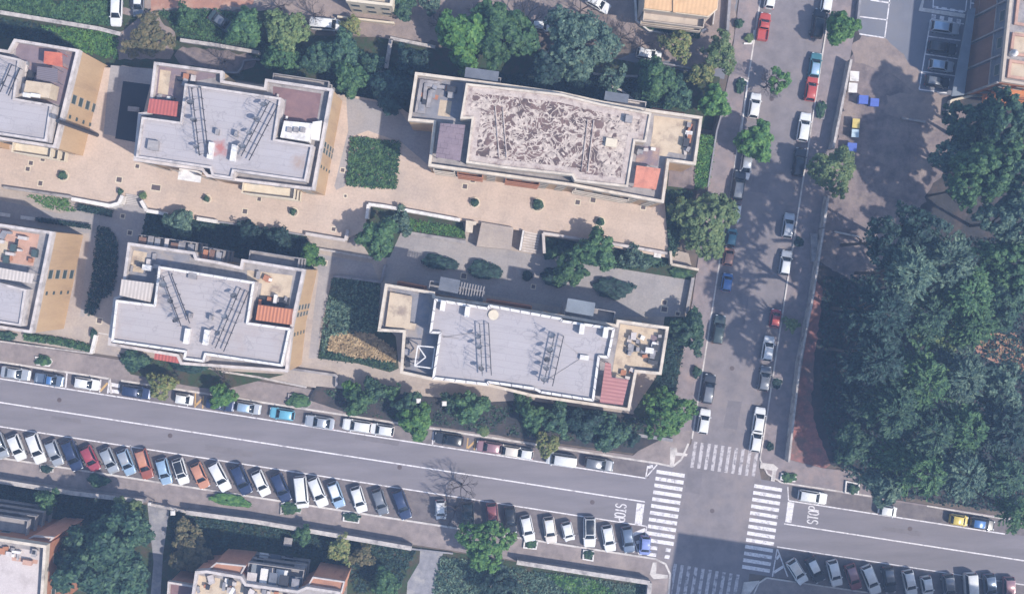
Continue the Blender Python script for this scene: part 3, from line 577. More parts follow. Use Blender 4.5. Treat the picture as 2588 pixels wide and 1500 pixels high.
class Bld:
    def __init__(s, name, label, foot, zt, cat='apartment block', wall='stucco', par='parapet', base=0.0, floor='concrete', plip=1.25, group=None):
        s.zt = zt; s.F = ccw(PX(foot, zt)); xs = [p[0] for p in s.F]; ys = [p[1] for p in s.F]
        s.c = Vector((sum(xs)/len(xs), sum(ys)/len(ys)))
        s.o = thing(name, label, cat, (s.c.x, s.c.y, base), group); s.base = base; s.zf = zt-plip
        mb = MB(); mb.prism(s.F, base, s.zf, 1, 0); obj('wall', mb, [M[wall], M[floor]], s.o)
        mb = MB(); mb.ring([(p[0],p[1]) for p in inset(s.F,-.06)], .42, s.zf-.25, zt); obj('parapet', mb, M[par], s.o)
    def part(s, name, mb, m, smooth=False): return obj(name, mb, m, s.o, smooth)
    def top(s, roof, zr, m, wall='parapet', lip=.5, name='roof', z0=None):
        P = ccw(PX(roof, zr)); z0 = s.zf+.01 if z0 is None else z0
        mb = MB(); mb.prism(inset(P,.12), z0, zr-lip); r = s.part(name, mb, M[m])
        s.RP = P; mb = MB(); mb.ring(P, .32, z0, zr); obj('roof_edge', mb, M[wall], r); s.roof = r; s.zr = zr-lip
        return r
    def coping(s, w, seg, gap, z, m='white', name='coping', inn=0.0):
        mb = MB(); P = inset(s.RP, inn) if inn else s.RP; I = inset(P, w); k = len(P)
        for i in range(k):
            a, b_, c, d = map(Vector, (P[i], P[(i+1)%k], I[(i+1)%k], I[i])); L_ = (b_-a).length; n = max(1, round(L_/seg)); g = gap/L_/2*n
            for q in range(n):
                f0, f1 = (q+g)/n, (q+1-g)/n
                mb.prism([tuple(a+(b_-a)*f0), tuple(a+(b_-a)*f1), tuple(d+(c-d)*f1), tuple(d+(c-d)*f0)], z-.065, z)
        return obj(name, mb, M[m], s.roof)
    def slab(s, name, pts, z, th, m, parent=None):
        mb = MB(); mb.prism(PX(pts, z), z-th, z); return obj(name, mb, M[m], parent or s.o)
    def floor(s, pts, m, z=None, name='terrace_floor'):
        z = s.zf+.03 if z is None else z
        return s.slab(name, pts, z, .02, m)
    def wedge(s, A, B, z=None):
        """wall line from seen corner A to B (survey points at parapet height): start, direction, length, outward normal"""
        z = s.zt if z is None else z
        a, b = Vector(G(*A, z)[:2]), Vector(G(*B, z)[:2]); d = b-a; L_ = d.length; t = d/L_; n = Vector((t.y,-t.x))
        if n.dot((a+b)/2-s.c) < 0: n = -n
        return a, t, L_, n
    def window(s, W, t, z, w=1.2, h=1.4):
        a, d, L_, n = W; p = a+d*(t*L_)+n*.01
        if w < .6: return link('vent', WP, s.o, (p.x-s.c.x, p.y-s.c.y, z-s.base), (0,0,math.atan2(n.y,n.x)-math.pi/2), (w,2.5,h))
        o = link('window', WF, s.o, (p.x-s.c.x, p.y-s.c.y, z-s.base), (0,0,math.atan2(n.y,n.x)-math.pi/2), (w,1,h)); link('pane', WP, o); return o
    def windows(s, W, n, floors, w=1.2, h=1.4, t0=.0, t1=1.0):
        for i in range(n):
            for z in floors: s.window(W, t0+(i+.5)/n*(t1-t0), z, w, h)
    def onwall(s, mb, W, t0, t1, z0, z1, o0, o1, m=0):
        a, d, L_, n = W
        p = a+d*(t0*L_)+n*o0; q = a+d*(t1*L_)+n*o0; r = q+n*(o1-o0); u = p+n*(o1-o0)
        mb.prism([tuple(p),tuple(q),tuple(r),tuple(u)], z0, z1, m)
    def balcony(s, W, t0, t1, z, dep=1.4, m='cream', rail=1.0, awn=None):
        mb = MB(); s.onwall(mb, W, t0, t1, z-.18, z, .02, dep)
        L_ = W[2]; e = .12/L_
        s.onwall(mb, W, t0, t1, z+.01, z+rail, dep-.12, dep); s.onwall(mb, W, t0, t0+e, z+.01, z+rail, .02, dep-.13); s.onwall(mb, W, t1-e, t1, z+.01, z+rail, .02, dep-.13)
        return s.part('balcony', mb, M[m])
    def canopies(s, W, n, z, t0, t1, dep, mats, seed):
        rng = random.Random(seed)
        for i in range(n):
            a = t0+(t1-t0)*(i+rng.uniform(0,.25))/n; e = t0+(t1-t0)*(i+rng.uniform(.7,1.0))/n
            mb = MB(); zz = z+rng.uniform(-.4,.3); s.onwall(mb, W, a, e, zz, zz+.07, .05, dep*rng.uniform(.7,1.2)); s.part('awning', mb, M[mats[i % len(mats)]])
    def clutter(s, pts, n, seed, z=None, mats=('concrete','parapet','dark','terracotta','white','wallgrey')):
        rng = random.Random(seed); z = s.zf+.07 if z is None else z; a, b_, c, d = pts
        for i in range(n):
            u, v = rng.random(), rng.random(); x = (a[0]*(1-u)+b_[0]*u)*(1-v)+(d[0]*(1-u)+c[0]*u)*v; y = (a[1]*(1-u)+b_[1]*u)*(1-v)+(d[1]*(1-u)+c[1]*u)*v
            w, l, h = rng.uniform(.3,.9), rng.uniform(.4,1.3), rng.uniform(.25,.9); nm = rng.choice(('planter','storage_box','bench','table'))
            X, Y, _ = G(x, y, z+h); mb = MB(); r = -R(8.7)+rng.choice((0,R(90),rng.uniform(-.4,.4)))
            if nm in ('bench','table'):
                mb.box((X,Y,z+h-.03),(w,l,.06),r)
                for q in (-1,1): mb.box((X+math.sin(-r)*q*l*.35,Y+math.cos(r)*q*l*.35,z+(h-.06)/2),(w*.8,.06,h-.06),r)
            else:
                mb.box((X,Y,z+h/2),(w,l,h),r); mb.box((X,Y,z+h+.02),(w*1.08,l*1.05,.04),r)
            s.part(nm, mb, M[rng.choice(mats)])
    def rack(s, A, B, n, dishes=2, z=None, width=1.3, seed=1):
        rng = random.Random(seed); z = s.zr if z is None else z
        a = Vector(G(*A, z+1)); b = Vector(G(*B, z+1)); d = (b-a); L_ = d.length; t = d/L_; u = Vector((-t.y,t.x,0))
        if u.x < 0: u = -u
        mb = MB()
        for k in (0, width): mb.bar(a+u*k, b+u*k, .13)
        for i in range(int(L_/1.6)+1): q = a+t*min(i*1.6,L_); mb.bar(q, q+u*width, .05); mb.bar(q, q-Vector((0,0,1)), .07); mb.bar(q+u*width, q+u*width-Vector((0,0,1)), .07)
        r = s.part('antenna_rack', mb, M['dark'])
        for i in range(n):
            q = a+t*(L_*(i+rng.random()*.8)/n) - Vector((s.c.x,s.c.y,s.base))
            link('antenna', ANT_A if rng.random() < .55 else ANT_B, r, q, (0,0,rng.uniform(0,6.28)), [rng.uniform(.7,1.1)]*3)
        for i in range(dishes):
            q = a+t*(L_*(i+.3+rng.random()*.5)/dishes) - u*.25 - Vector((s.c.x,s.c.y,s.base+.6))
            link('satellite_dish', DISH, r, q, (0,0,rng.uniform(2.5,3.6)), [rng.uniform(.8,1.05)]*3)
    def boxpart(s, name, px, py, z, d, m, rz=-R(8.7), parent=None):
        x, y, _ = G(px, py, z+d[2]); mb = MB(); mb.box((x,y,z+d[2]/2), d, rz); return obj(name, mb, M[m], parent or s.o)
    def awning(s, name, pts, z, m, th=.08, legs=True):
        P = PX(pts, z); mb = MB(); mb.prism(P, z-th, z)
        if legs:
            for p in inset(ccw(P),.1): mb.bar((*p,s.zf+.01),(*p,z-th-.01),.08)
        return s.part(name, mb, M[m])
    def curb_ring(s, pts, z0, z1, m='parapet', th=.25, name='parapet'):
        mb = MB(); mb.ring(PX(pts, z1), th, z0, z1); return s.part(name, mb, M[m])
FL5 = (2.4, 5.4, 8.4, 11.3)
# ---- left upper block (cut by the left edge)
b = Bld('apartment_block', 'tan apartment block with a red tarp, cut by the upper left edge', [(-330,60),(-130,75),(-128,104),(20,128),(36,99),(199,126),(139,373),(-60,343),(-60,356),(-130,346),(-130,334),(-380,300)], 14)
b.top([(-290,95),(0,138),(50,149),(37,248),(131,264),(117,358),(-62,330),(-62,344),(-122,334),(-122,322),(-350,288),(-340,200),(-310,200)], 16, 'roofgrey')
b.floor([(40,106),(190,130),(160,268),(140,262),(40,245),(52,150),(40,140)], 'terrace_plum')
b.awning('awning', [(112,129),(157,134),(158,170),(110,160)], 15.2, 'tarp_red')
b.awning('pergola', [(94,168),(146,174),(145,210),(92,200)], 15.3, 'slats')
h_ = b.slab('roof_hut', [(66,203),(131,212),(124,248),(58,240)], 16.1, 3.0, 'terrace_beige')
b.boxpart('storage_box', 61, 225, 13.02, (.7,1.6,1.0), 'white'); b.boxpart('storage_box', 66, 240, 16.12, (1.0,.6,.5), 'white'); b.boxpart('storage_box', 88, 241, 16.12, (1.3,.5,.5), 'white')
W = b.wedge((199,126),(139,373)); b.windows(W, 1, FL5, 1.25, 1.5, .42, .54); b.windows(W, 1, FL5, .55, .6, .60, .72)
mb = MB(); x, y, _ = G(256,345,0); mb.tube([(x,y,0),(x,y,19)], .32, 10); b.part('flue_pipe', mb, M['dark'])
W = b.wedge((139,373),(-60,343)); b.windows(W, 3, FL5)
for z in (4.6, 7.6, 10.6): b.balcony(W, .12, .62, z, 1.5, 'cream')
W = b.wedge((36,99),(199,126)); b.windows(W, 3, FL5)
b.clutter([(60,160),(88,165),(86,200),(56,195)], 6, 1)
b.rack((29,164),(0,233), 9, 1, seed=3); b.rack((-120,140),(-60,290), 8, 2, seed=4)
# ---- middle left upper block
b = Bld('apartment_block', 'apartment block with a red tiled awning on one terrace and brown floor on the other', [(390,157),(562,180),(562,204),(668,222),(671,200),(840,225),(793,480),(601,457),(523,446),(510,430),(338,405),(350,286),(376,283)], 14)
b.top([(467,211),(711,247),(695,351),(791,367),(773,459),(591,433),(586,452),(535,444),(530,425),(343,398),(358,295),(455,308)], 16, 'roof_stained')
b.floor([(396,166),(545,186),(545,196),(466,210),(455,300),(372,286)], 'terrace_plum')  # plum paints the roof block's shade; the beige strip is lit floor
b.floor([(405,176),(432,180),(424,240),(398,236)], 'terrace_beige', b.zf+.05)
b.awning('tiled_awning', [(378,249),(450,257),(446,295),(372,285)], 15.0, 'tile_red', .12)
b.floor([(690,218),(812,237),(800,310),(716,305),(724,252),(690,243)], 'terrace_brown')
h_ = b.slab('roof_hut', [(718,305),(788,312),(780,358),(708,347)], 15.6, 2.5, 'white')
for x in (731,748,765): b.boxpart('vent_cap', x, 328, 15.62, (.7,.7,.4), 'concrete', parent=h_)
b.slab('white_wall', [(790,308),(813,305),(806,355),(786,352)], 14.4, 1.3, 'white')
W = b.wedge((840,225),(793,480)); b.windows(W, 1, FL5, .7, 1.6, .50, .56); b.windows(W, 1, FL5, .7, 1.6, .56, .62); b.windows(W, 1, FL5, .45, .5, .72, .78)
W = b.wedge((523,446),(338,405)); b.windows(W, 3, FL5)
mb = MB(); b.onwall(mb, b.wedge((510,430),(338,405)), .08, .42, 10.4, 10.6, .02, 1.7); b.part('awning', mb, M['white'])
W = b.wedge((793,480),(601,457)); b.windows(W, 3, FL5)
for z in (4.6, 7.6, 10.6): b.balcony(W, .28, .98, z, 1.6, 'cream')
W = b.wedge((390,157),(562,180)); b.windows(W, 3, FL5); W = b.wedge((671,200),(840,225)); b.windows(W, 3, FL5)
for z in (4.6, 7.6, 10.6): b.balcony(W, .05, .9, z, 1.4, 'concrete')
W = b.wedge((350,286),(338,405)); b.windows(W, 1, FL5)
b.clutter([(690,240),(730,250),(725,300),(712,300)], 3, 2); b.clutter([(440,190),(540,198),(470,212),(446,206)], 5, 3); b.clutter([(392,240),(450,245),(448,252),(380,250)], 4, 4)
b.rack((484,222),(504,393), 13, 3, seed=11); b.rack((681,256),(609,395), 14, 4, seed=12)
for x, y in ((531,380),(589,386)): b.boxpart('chimney', x, y, b.zr, (.7,2.4,1.0), 'white', parent=b.roof)
b.boxpart('roof_hatch', 386, 367, b.zr, (1.5,1.4,.9), 'concrete', parent=b.roof); b.boxpart('chimney', 548, 333, b.zr, (.45,.8,1.0), 'concrete', parent=b.roof); b.boxpart('chimney', 596, 338, b.zr, (.45,.8,1.0), 'concrete', parent=b.roof)
# ---- right upper block, flaking roof
b = Bld('apartment_block', 'long upper apartment block with a flaking brown and cream roof', [(1050,183),(1167,198),(1300,216),(1420,233),(1523,256),(1647,277),(1775,295),(1758,416),(1691,407),(1677,512),(1446,469),(1083,419),(1096,310),(1032,304)], 14, wall='stucco', par='parapet_cream')
b.top([(1178,210),(1420,237),(1521,262),(1647,285),(1633,360),(1606,357),(1587,473),(1453,458),(1446,444),(1275,425),(1178,411),(1192,300),(1163,300)], 16, 'flaked', 'parapet_cream', .3)
b.coping(.9, 99, 0, b.zr+.03, 'terrace_border', 'roof_border', .33)
for A, B in (((1252,270),(1262,397)),((1271,272),(1281,398)),((1486,302),(1470,432)),((1501,304),(1486,434))):
    mb = MB(); mb.bar(G(*A,15.78), G(*B,15.78), .16, .22); obj('roof_rib', mb, M['terrace_border'], b.roof)
b.floor([(1058,192),(1172,208),(1160,300),(1040,296)], 'terrace_grey'); b.floor([(1112,252),(1142,256),(1137,296),(1106,292)], 'terrace_beige', b.zf+.05)
b.curb_ring([(1062,200),(1112,206),(1110,222),(1080,218),(1074,288),(1048,284)], 13.04, 13.5, 'concrete', .5, 'planter_wall')
b.boxpart('storage_box', 1142, 225, 13.05, (1.5,.8,1.0), 'dark'); b.boxpart('storage_box', 1085, 250, 13.05, (.6,2.5,.6), 'concrete'); b.boxpart('storage_box', 1100, 217, 13.05, (3,.5,.5), 'concrete')
b.clutter([(1060,225),(1075,226),(1070,285),(1055,285)], 9, 5); b.clutter([(1075,222),(1150,215),(1145,245),(1080,250)], 9, 6)
b.awning('veranda_roof', [(1113,311),(1176,316),(1163,407),(1101,397)], 15.4, 'veranda', .12)
b.floor([(1653,292),(1760,306),(1746,392),(1690,384),(1684,395),(1640,390),(1650,330)], 'terrace_beige'); b.floor([(1735,310),(1752,312),(1743,386),(1727,384)], 'terrace_brown', b.zf+.05)
b.floor([(1612,368),(1668,374),(1662,420),(1606,412)], 'terrace_plum', b.zf+.05)
b.clutter([(1612,372),(1680,376),(1660,410),(1608,405)], 5, 7); b.clutter([(1735,312),(1752,314),(1742,386),(1728,384)], 8, 8)
b.awning('veranda_roof', [(1609,418),(1670,426),(1658,479),(1601,472)], 15.2, 'membrane_orange', .15)
W = b.wedge((1050,183),(1420,233)); b.windows(W, 8, FL5); 
for z in (4.6, 7.6, 10.6): b.balcony(W, .34, .58, z, 1.3, 'concrete'); b.balcony(W, .03, .28, z, .5, 'terracotta')
mb = MB(); b.onwall(mb, W, .33, .56, 12.4, 12.55, .5, 2.0); b.part('canopy', mb, M['slate'])
W = b.wedge((1523,256),(1775,295)); b.windows(W, 6, FL5)
for z in (4.6, 7.6, 10.6): b.balcony(W, .08, .45, z, 1.3, 'parapet'); b.balcony(W, .52, .85, z, .6, 'terracotta')
mb = MB(); b.onwall(mb, W, .02, .26, 12.4, 12.55, .5, 1.8); b.part('canopy', mb, M['slate'])
W = b.wedge((1677,512),(1446,469)); b.windows(W, 5, FL5)
for z in (4.6, 7.6, 10.6): b.balcony(W, .35, .95, z, .45, 'parapet_cream')
W = b.wedge((1446,469),(1083,419)); b.windows(W, 8, FL5)
for z in (4.6, 7.6, 10.6): b.balcony(W, .22, .46, z, .5, 'terracotta'); b.balcony(W, .62, .8, z, .55, 'terracotta'); b.balcony(W, .82, .97, z, .4, 'parapet_cream')
W = b.wedge((1758,416),(1775,295)); b.windows(W, 2, FL5); W = b.wedge((1083,419),(1096,310)); b.windows(W, 1, FL5)
b.boxpart('chimney', 1590, 300, b.zr, (1.0,1.0,.9), 'concrete', parent=b.roof); b.boxpart('roof_hatch', 1545, 360, b.zr, (1.6,1.2,.6), 'cream', parent=b.roof)
# ---- left lower block (cut by the left edge)
b = Bld('apartment_block', 'tan apartment block with a pink terrace and white ribbed canopy, at the left edge', [(-330,500),(-150,528),(-148,548),(0,566),(132,586),(79,841),(-60,819),(-60,832),(-120,824),(-120,810),(-370,772)], 14)
b.top([(-300,668),(0,714),(66,731),(52,824),(-62,806),(-62,820),(-118,812),(-118,798),(-350,762)], 15.4, 'roofgrey', lip=.4)
b.floor([(-40,572),(100,592),(84,672),(0,660),(-60,650)], 'terrace_pink'); b.floor([(0,612),(20,610),(16,650),(0,650)], 'terrace_beige', b.zf+.05)
b.awning('canopy', [(-60,668),(0,676),(88,692),(80,716),(0,704),(-60,696)], 15.3, 'ribbed', .1)
b.clutter([(0,580),(95,598),(84,665),(0,650)], 9, 9)
for x, y in ((32,626),(86,640),(14,655)): b.boxpart('planter', x, y, 13.04, (.8,1.1,.7), 'shutter')
W = b.wedge((132,586),(79,841)); b.windows(W, 1, FL5, 1.25, 1.5, .36, .48); b.windows(W, 1, FL5, .5, .55, .56, .66)
W = b.wedge((79,841),(-60,819)); b.windows(W, 2, FL5); W = b.wedge((0,566),(132,586)); b.windows(W, 2, FL5)
# ---- middle left lower block
b = Bld('apartment_block', 'lower apartment block with grey roof and an orange tiled hut on its right terrace', [(324,613),(492,637),(497,652),(552,661),(607,674),(611,655),(770,681),(739,824),(726,939),(531,925),(456,920),(447,900),(273,871),(288,752),(306,745)], 14, par='parapet')
b.top([(401,672),(644,712),(628,814),(735,829),(714,926),(521,897),(516,915),(463,908),(466,890),(281,863),(293,757),(389,769)], 16, 'roofgrey_warm', 'parapet', .5)
b.coping(.34, 1.9, .12, 16.07)
b.floor([(335,625),(480,645),(478,662),(398,672),(386,715),(312,700)], 'terrace_grey'); b.floor([(338,632),(372,638),(362,690),(326,684)], 'terrace_beige', b.zf+.05)
b.boxpart('storage_box', 371, 676, 13.05, (1.4,.8,.8), 'white'); b.boxpart('storage_box', 350, 668, 13.05, (.6,.6,.6), 'dark')
b.awning('veranda_roof', [(307,705),(389,716),(380,763),(302,746)], 15.3, 'ribbed', .12)
b.floor([(625,682),(740,696),(728,770),(656,764),(662,716),(624,706)], 'terrace_beige'); b.floor([(655,745),(733,752),(730,772),(650,768)], 'dark', b.zf+.05)
b.clutter([(655,745),(735,755),(732,768),(650,764)], 7, 10); b.clutter([(660,690),(720,700),(690,720),(640,700)], 4, 11); b.clutter([(340,632),(470,655),(395,690),(325,690)], 6, 12)
b.slab('tiled_hut', [(652,770),(736,781),(733,820),(646,808)], 15.5, 2.4, 'tile_orange')
W = b.wedge((770,681),(739,824)); b.windows(W, 1, FL5, .7, 1.5, .62, .74); b.windows(W, 1, FL5, .6, 1.5, .76, .86)
W = b.wedge((739,824),(726,939)); b.windows(W, 1, FL5, .5, .55, .1, .3)
W = b.wedge((726,939),(531,925)); b.windows(W, 4, FL5)
W = b.wedge((447,900),(273,871)); b.windows(W, 4, FL5); mb = MB(); b.onwall(mb, W, .06, .46, 8.4, 8.55, .05, 1.6); b.part('awning', mb, M['tile_red'])
W = b.wedge((324,613),(492,637)); b.windows(W, 4, FL5)
for z in (4.6, 7.6, 10.6): b.balcony(W, .05, .95, z, 1.4, 'concrete')
b.canopies(W, 7, 12.3, .1, .95, 1.3, ('brickbrown','concrete','wallgrey','parapet'), 1)
W = b.wedge((611,655),(770,681)); b.windows(W, 4, FL5)
for z in (4.6, 7.6, 10.6): b.balcony(W, .05, .85, z, 1.5, 'concrete')
W = b.wedge((497,652),(607,674)); b.windows(W, 2, FL5)
for z in (4.6, 7.6, 10.6): b.balcony(W, .0, .5, z, 1.8, 'concrete')
b.canopies(W, 3, 12.2, .0, .5, 1.9, ('terracotta','brickbrown','wallgrey'), 2)
W = b.wedge((288,752),(273,871)); b.windows(W, 1, FL5)
b.rack((411,700),(458,824), 14, 3, seed=21); b.rack((606,730),(544,879), 13, 3, seed=22)
for x, y in ((471,849),(520,852)): b.boxpart('chimney', x, y, b.zr, (.7,2.2,1.0), 'white', parent=b.roof)
b.boxpart('chimney', 480, 797, b.zr, (.45,.7,1.0), 'concrete', parent=b.roof); b.boxpart('chimney', 532, 803, b.zr, (.45,.8,1.0), 'concrete', parent=b.roof); b.boxpart('roof_hatch', 486, 697, b.zr, (1.2,.9,.6), 'concrete', parent=b.roof)
# ---- right lower block
b = Bld('apartment_block', 'long lower apartment block with smooth grey roof, X braced pergola and pink ribbed veranda', [(974,717),(1098,738),(1098,748),(1225,766),(1425,797),(1558,820),(1560,808),(1690,826),(1671,946),(1609,940),(1591,1037),(1345,1001),(1236,975),(1098,961),(1012,942),(1019,839),(955,836)], 14, par='parapet_cream')
b.top([(1098,754),(1231,776),(1236,769),(1420,803),(1422,808),(1555,828),(1539,905),(1516,903),(1501,1014),(1366,993),(1350,984),(1236,968),(1234,974),(1092,957),(1110,843),(1085,842)], 16, 'roofgrey', 'concrete', .5)
b.coping(.36, 1.6, .16, 16.07)
b.floor([(980,726),(1092,745),(1078,842),(1104,848),(1090,950),(1025,936),(1032,842),(965,830)], 'terrace_grey')
b.slab('terrace_deck', [(986,738),(1042,748),(1036,815),(1052,818),(1048,834),(974,824)], 13.35, .3, 'terrace_beige')
mb = MB(); q = [G(x,y,15.3) for x,y in ((1056,873),(1099,877),(1092,930),(1048,924))]
for i in range(4): mb.bar(q[i], q[(i+1)%4], .16); mb.bar(q[i], (q[i][0],q[i][1],13.05), .12)
c4 = G(1076,902,15.5)
for i in (0,3): mb.bar(q[i], c4, .16)
b.part('pergola', mb, M['white'])
b.floor([(1568,818),(1678,834),(1662,930),(1606,926),(1600,958),(1546,950),(1552,910)], 'terrace_beige')
b.floor([(1646,845),(1662,848),(1655,880),(1640,878)], 'terrace_plum', b.zf+.05)
for k in range(5): b.boxpart('planter', 1592+(k%2)*20, 852+k*10, 13.05, (.5,.6,.5), 'concrete')
b.boxpart('storage_box', 1642, 885, 13.05, (1.2,.8,.9), 'white'); b.boxpart('storage_box', 1650, 915, 13.05, (1.4,.6,.6), 'dark')
b.clutter([(1585,840),(1640,848),(1630,900),(1580,895)], 10, 13); b.clutter([(1655,840),(1672,842),(1658,920),(1645,918)], 9, 14); b.clutter([(1560,930),(1600,935),(1592,955),(1550,948)], 4, 15); b.clutter([(1025,850),(1050,855),(1040,930),(1025,930)], 6, 16)
b.awning('veranda_roof', [(1530,915),(1544,918),(1546,953),(1589,959),(1574,1023),(1516,1016)], 15.0, 'sheet_pink', .12)
W = b.wedge((974,717),(1225,766)); b.windows(W, 6, FL5)
for z in (4.6, 7.6, 10.6): b.balcony(W, .42, .98, z, 1.7, 'wallgrey'); b.balcony(W, .1, .38, z, .7, 'terracotta')
mb = MB(); b.onwall(mb, W, .52, .72, 12.6, 12.75, .6, 2.6); b.part('canopy', mb, M['slate'])
mb = MB()
for k in range(9): b.onwall(mb, W, .735+.028*k, .745+.028*k, 12.6, 12.75, .6, 2.4)
b.part('pergola', mb, M['concrete'])
W = b.wedge((1225,766),(1425,797)); b.windows(W, 5, FL5)
for z in (4.6, 7.6, 10.6): b.balcony(W, .02, .6, z, .6, 'terracotta')
W = b.wedge((1425,797),(1558,820)); b.windows(W, 3, FL5)
for z in (4.6, 7.6, 10.6): b.balcony(W, .02, .98, z, 1.8, 'concrete')
mb = MB(); b.onwall(mb, W, .03, .56, 12.6, 12.75, .6, 2.6); b.part('canopy', mb, M['bluegrey'])
W = b.wedge((1560,808),(1690,826)); b.windows(W, 3, FL5)
W = b.wedge((1591,1037),(1345,1001)); b.windows(W, 6, FL5); W = b.wedge((1236,975),(1012,942)); b.windows(W, 5, FL5)
W = b.wedge((1690,826),(1671,946)); b.windows(W, 2, FL5); W = b.wedge((955,836),(974,717)); b.windows(W, 2, FL5)
b.rack((1212,818),(1219,949), 13, 3, seed=31); b.rack((1402,844),(1374,970), 15, 5, seed=32)
for x, y in ((1119,772),(1181,787),(1471,831),(1531,840)): b.boxpart('chimney', x, y, b.zr, (.7,1.5,1.2), 'white', parent=b.roof)
b.boxpart('roof_hatch', 1477, 903, b.zr, (1.3,.7,.5), 'white', parent=b.roof)
mb = MB(); x, y, _ = G(1247,795,b.zr); mb.tube([(x,y,b.zr),(x,y,b.zr+.25)], .75, 18); obj('roof_drain', mb, M['cream'], b.roof)
for A, B in (((1405,850),(1468,898)),((1382,960),(1468,905)),((1480,905),(1512,912)),((1118,848),(1160,855)),((1120,852),(1200,840))):
    mb = MB(); mb.bar(G(*A,b.zr+.04), G(*B,b.zr+.04), .07); obj('cable', mb, M['concrete'], b.roof)
# ---- apricot roofed house at the top
b = Bld('house', 'house with an apricot coloured roof at the top edge beside the cross street', [(1640,-130),(1628,22),(1790,42),(1812,24),(1828,-120)], 9, 'house', 'stucco_pale', 'cream', plip=.3)
mb = MB(); P = PX([(1640,-130),(1628,20),(1790,40),(1812,22),(1828,-120)], 9.3); mb.prism(P, 8.72, 9.3); r = b.part('roof', mb, M['roof_apricot'])
mb = MB(); mb.bar(G(1706,-120,9.4), G(1704,32,9.4), .4, .3); obj('ridge', mb, M['roof_apricot'], r)
W = b.wedge((1628,22),(1790,42)); b.windows(W, 4, (2.2,5.2))
for z in (3.6, 6.4): b.balcony(W, .02, .98, z, 1.4, 'stucco_pale')
# ---- cream building top centre
b = Bld('house', 'cream low building cut by the top edge above the earth track', [(868,-120),(875,2),(990,15),(1010,-110)], 8, 'house', 'cream', 'cream')
b.windows(b.wedge((875,2),(990,15)), 3, (2.2,5.4)); b.floor([(880,-100),(885,0),(980,10),(995,-95)], 'terrace_beige')
mb = MB(); b.onwall(mb, b.wedge((875,2),(990,15)), -.3, 1.0, .0, 1.3, 1.0, 1.3); b.part('front_wall', mb, M['cream'])
# ---- upper right building
b = Bld('apartment_block', 'orange brick apartment block with brown panels at the upper right corner', [(2562,-90),(2532,205),(2760,240),(2800,-60)], 13, wall='slate', par='stucco_pale', plip=.6)
b.floor([(2566,80),(2560,140),(2700,160),(2706,100)], 'terrace_beige'); b.floor([(2556,150),(2546,196),(2700,218),(2706,172)], 'terrace_beige')
b.curb_ring([(2560,82),(2552,138),(2700,158),(2706,102)], 12.44, 12.8, 'terrace_pink', .4); b.curb_ring([(2552,150),(2546,196),(2700,218),(2706,172)], 12.44, 12.8, 'terrace_pink', .4)
b.curb_ring([(2572,-10),(2564,62),(2700,82),(2706,10)], 12.44, 12.8, 'terrace_pink', .4)
mb = MB(); x, y, _ = G(2562,135,13); mb.tube([(x,y,12.4),(x,y,13.4),(x,y,13.9)], [.55,.55,.15], 12); b.part('chimney', mb, M['white'])
W = b.wedge((2562,-90),(2532,205))
for k in range(4):
    mb = MB(); t0 = .08+.235*k; b.onwall(mb, W, t0, t0+.2, .05, 8.6, .02, .10); b.part('wall_panel', mb, M['brickbrown'])
    mb = MB(); b.onwall(mb, W, t0+.212, t0+.225, .05, 12.2, .02, .4); b.part('pilaster', mb, M['concrete'])
    b.window(W, t0+.1, 11.0, 1.5, 1.5)
mb = MB(); b.onwall(mb, W, .0, 1.0, 8.75, 9.0, .02, .22); b.part('string_course', mb, M['concrete'])
for t in (.12,.2,.3): b.window(W, t, 3.0, 1.2, 1.6)
W = b.wedge((2532,205),(2760,240))
mb = MB(); b.onwall(mb, W, .0, 1.0, .05, 12.2, .02, .10); b.part('wall_panel', mb, M['orange_brick'])
for z in (3.6,6.6,9.6): b.balcony(W, .1, .9, z, 1.6, 'orange_brick')
b.windows(b.wedge((2532,210),(2760,245)), 6, (2.2,5.2,8.2,11.2))
mb = MB(); mb.prism([G(x,y,2.6)[:2] for x,y in ((2448,24),(2466,20),(2437,240),(2405,243))], 2.3, 2.6); b.part('canopy', mb, M['bluegrey'])
# ---- bottom left building
b = Bld('apartment_block', 'apartment block with a white roof terrace at the bottom left corner', [(-320,1312),(116,1378),(104,1560),(-330,1500)], 15.5, wall='terracotta', par='parapet_cream')
b.floor([(-300,1330),(100,1392),(92,1540),(-310,1480)], 'terrace_pale'); b.floor([(30,1405),(96,1414),(94,1424),(30,1415)], 'terrace_pink', b.zf+.05)
b.clutter([(-60,1378),(98,1396),(96,1412),(-60,1390)], 16, 17); b.boxpart('storage_box', 68, 1421, 14.52, (1.3,.7,.6), 'terrace_pink')
W = b.wedge((-320,1312),(116,1378)); b.windows(W, 8, FL5, t1=.75)
for z in (2.0, 5.0, 8.0, 11.0): b.balcony(W, .3, .83, z, 2.3, 'concrete')
b.windows(b.wedge((116,1378),(104,1560)), 2, FL5)
pts = [(84,1352),(138,1356),(116,1378),(48,1372)]; mb = MB(); mb.prism(PX(pts, 13), 0, 12.8, 1, 0); b.part('front_terrace', mb, [M['brickred'], M['terrace_terracotta']]); b.curb_ring(pts, 12.6, 13.05, 'parapet', .22)
# ---- block outside the bottom right corner whose shadow lies over the junction
b = Bld('apartment_block', 'apartment block just below the bottom right corner, shading the junction', [(2134,1648),(3058,1790),(3000,2090),(2080,1940)], 26, wall='stucco', par='parapet')
W = b.wedge((2134,1648),(3058,1790)); b.windows(W, 10, FL5+(14.4,17.4,20.4,23.2))
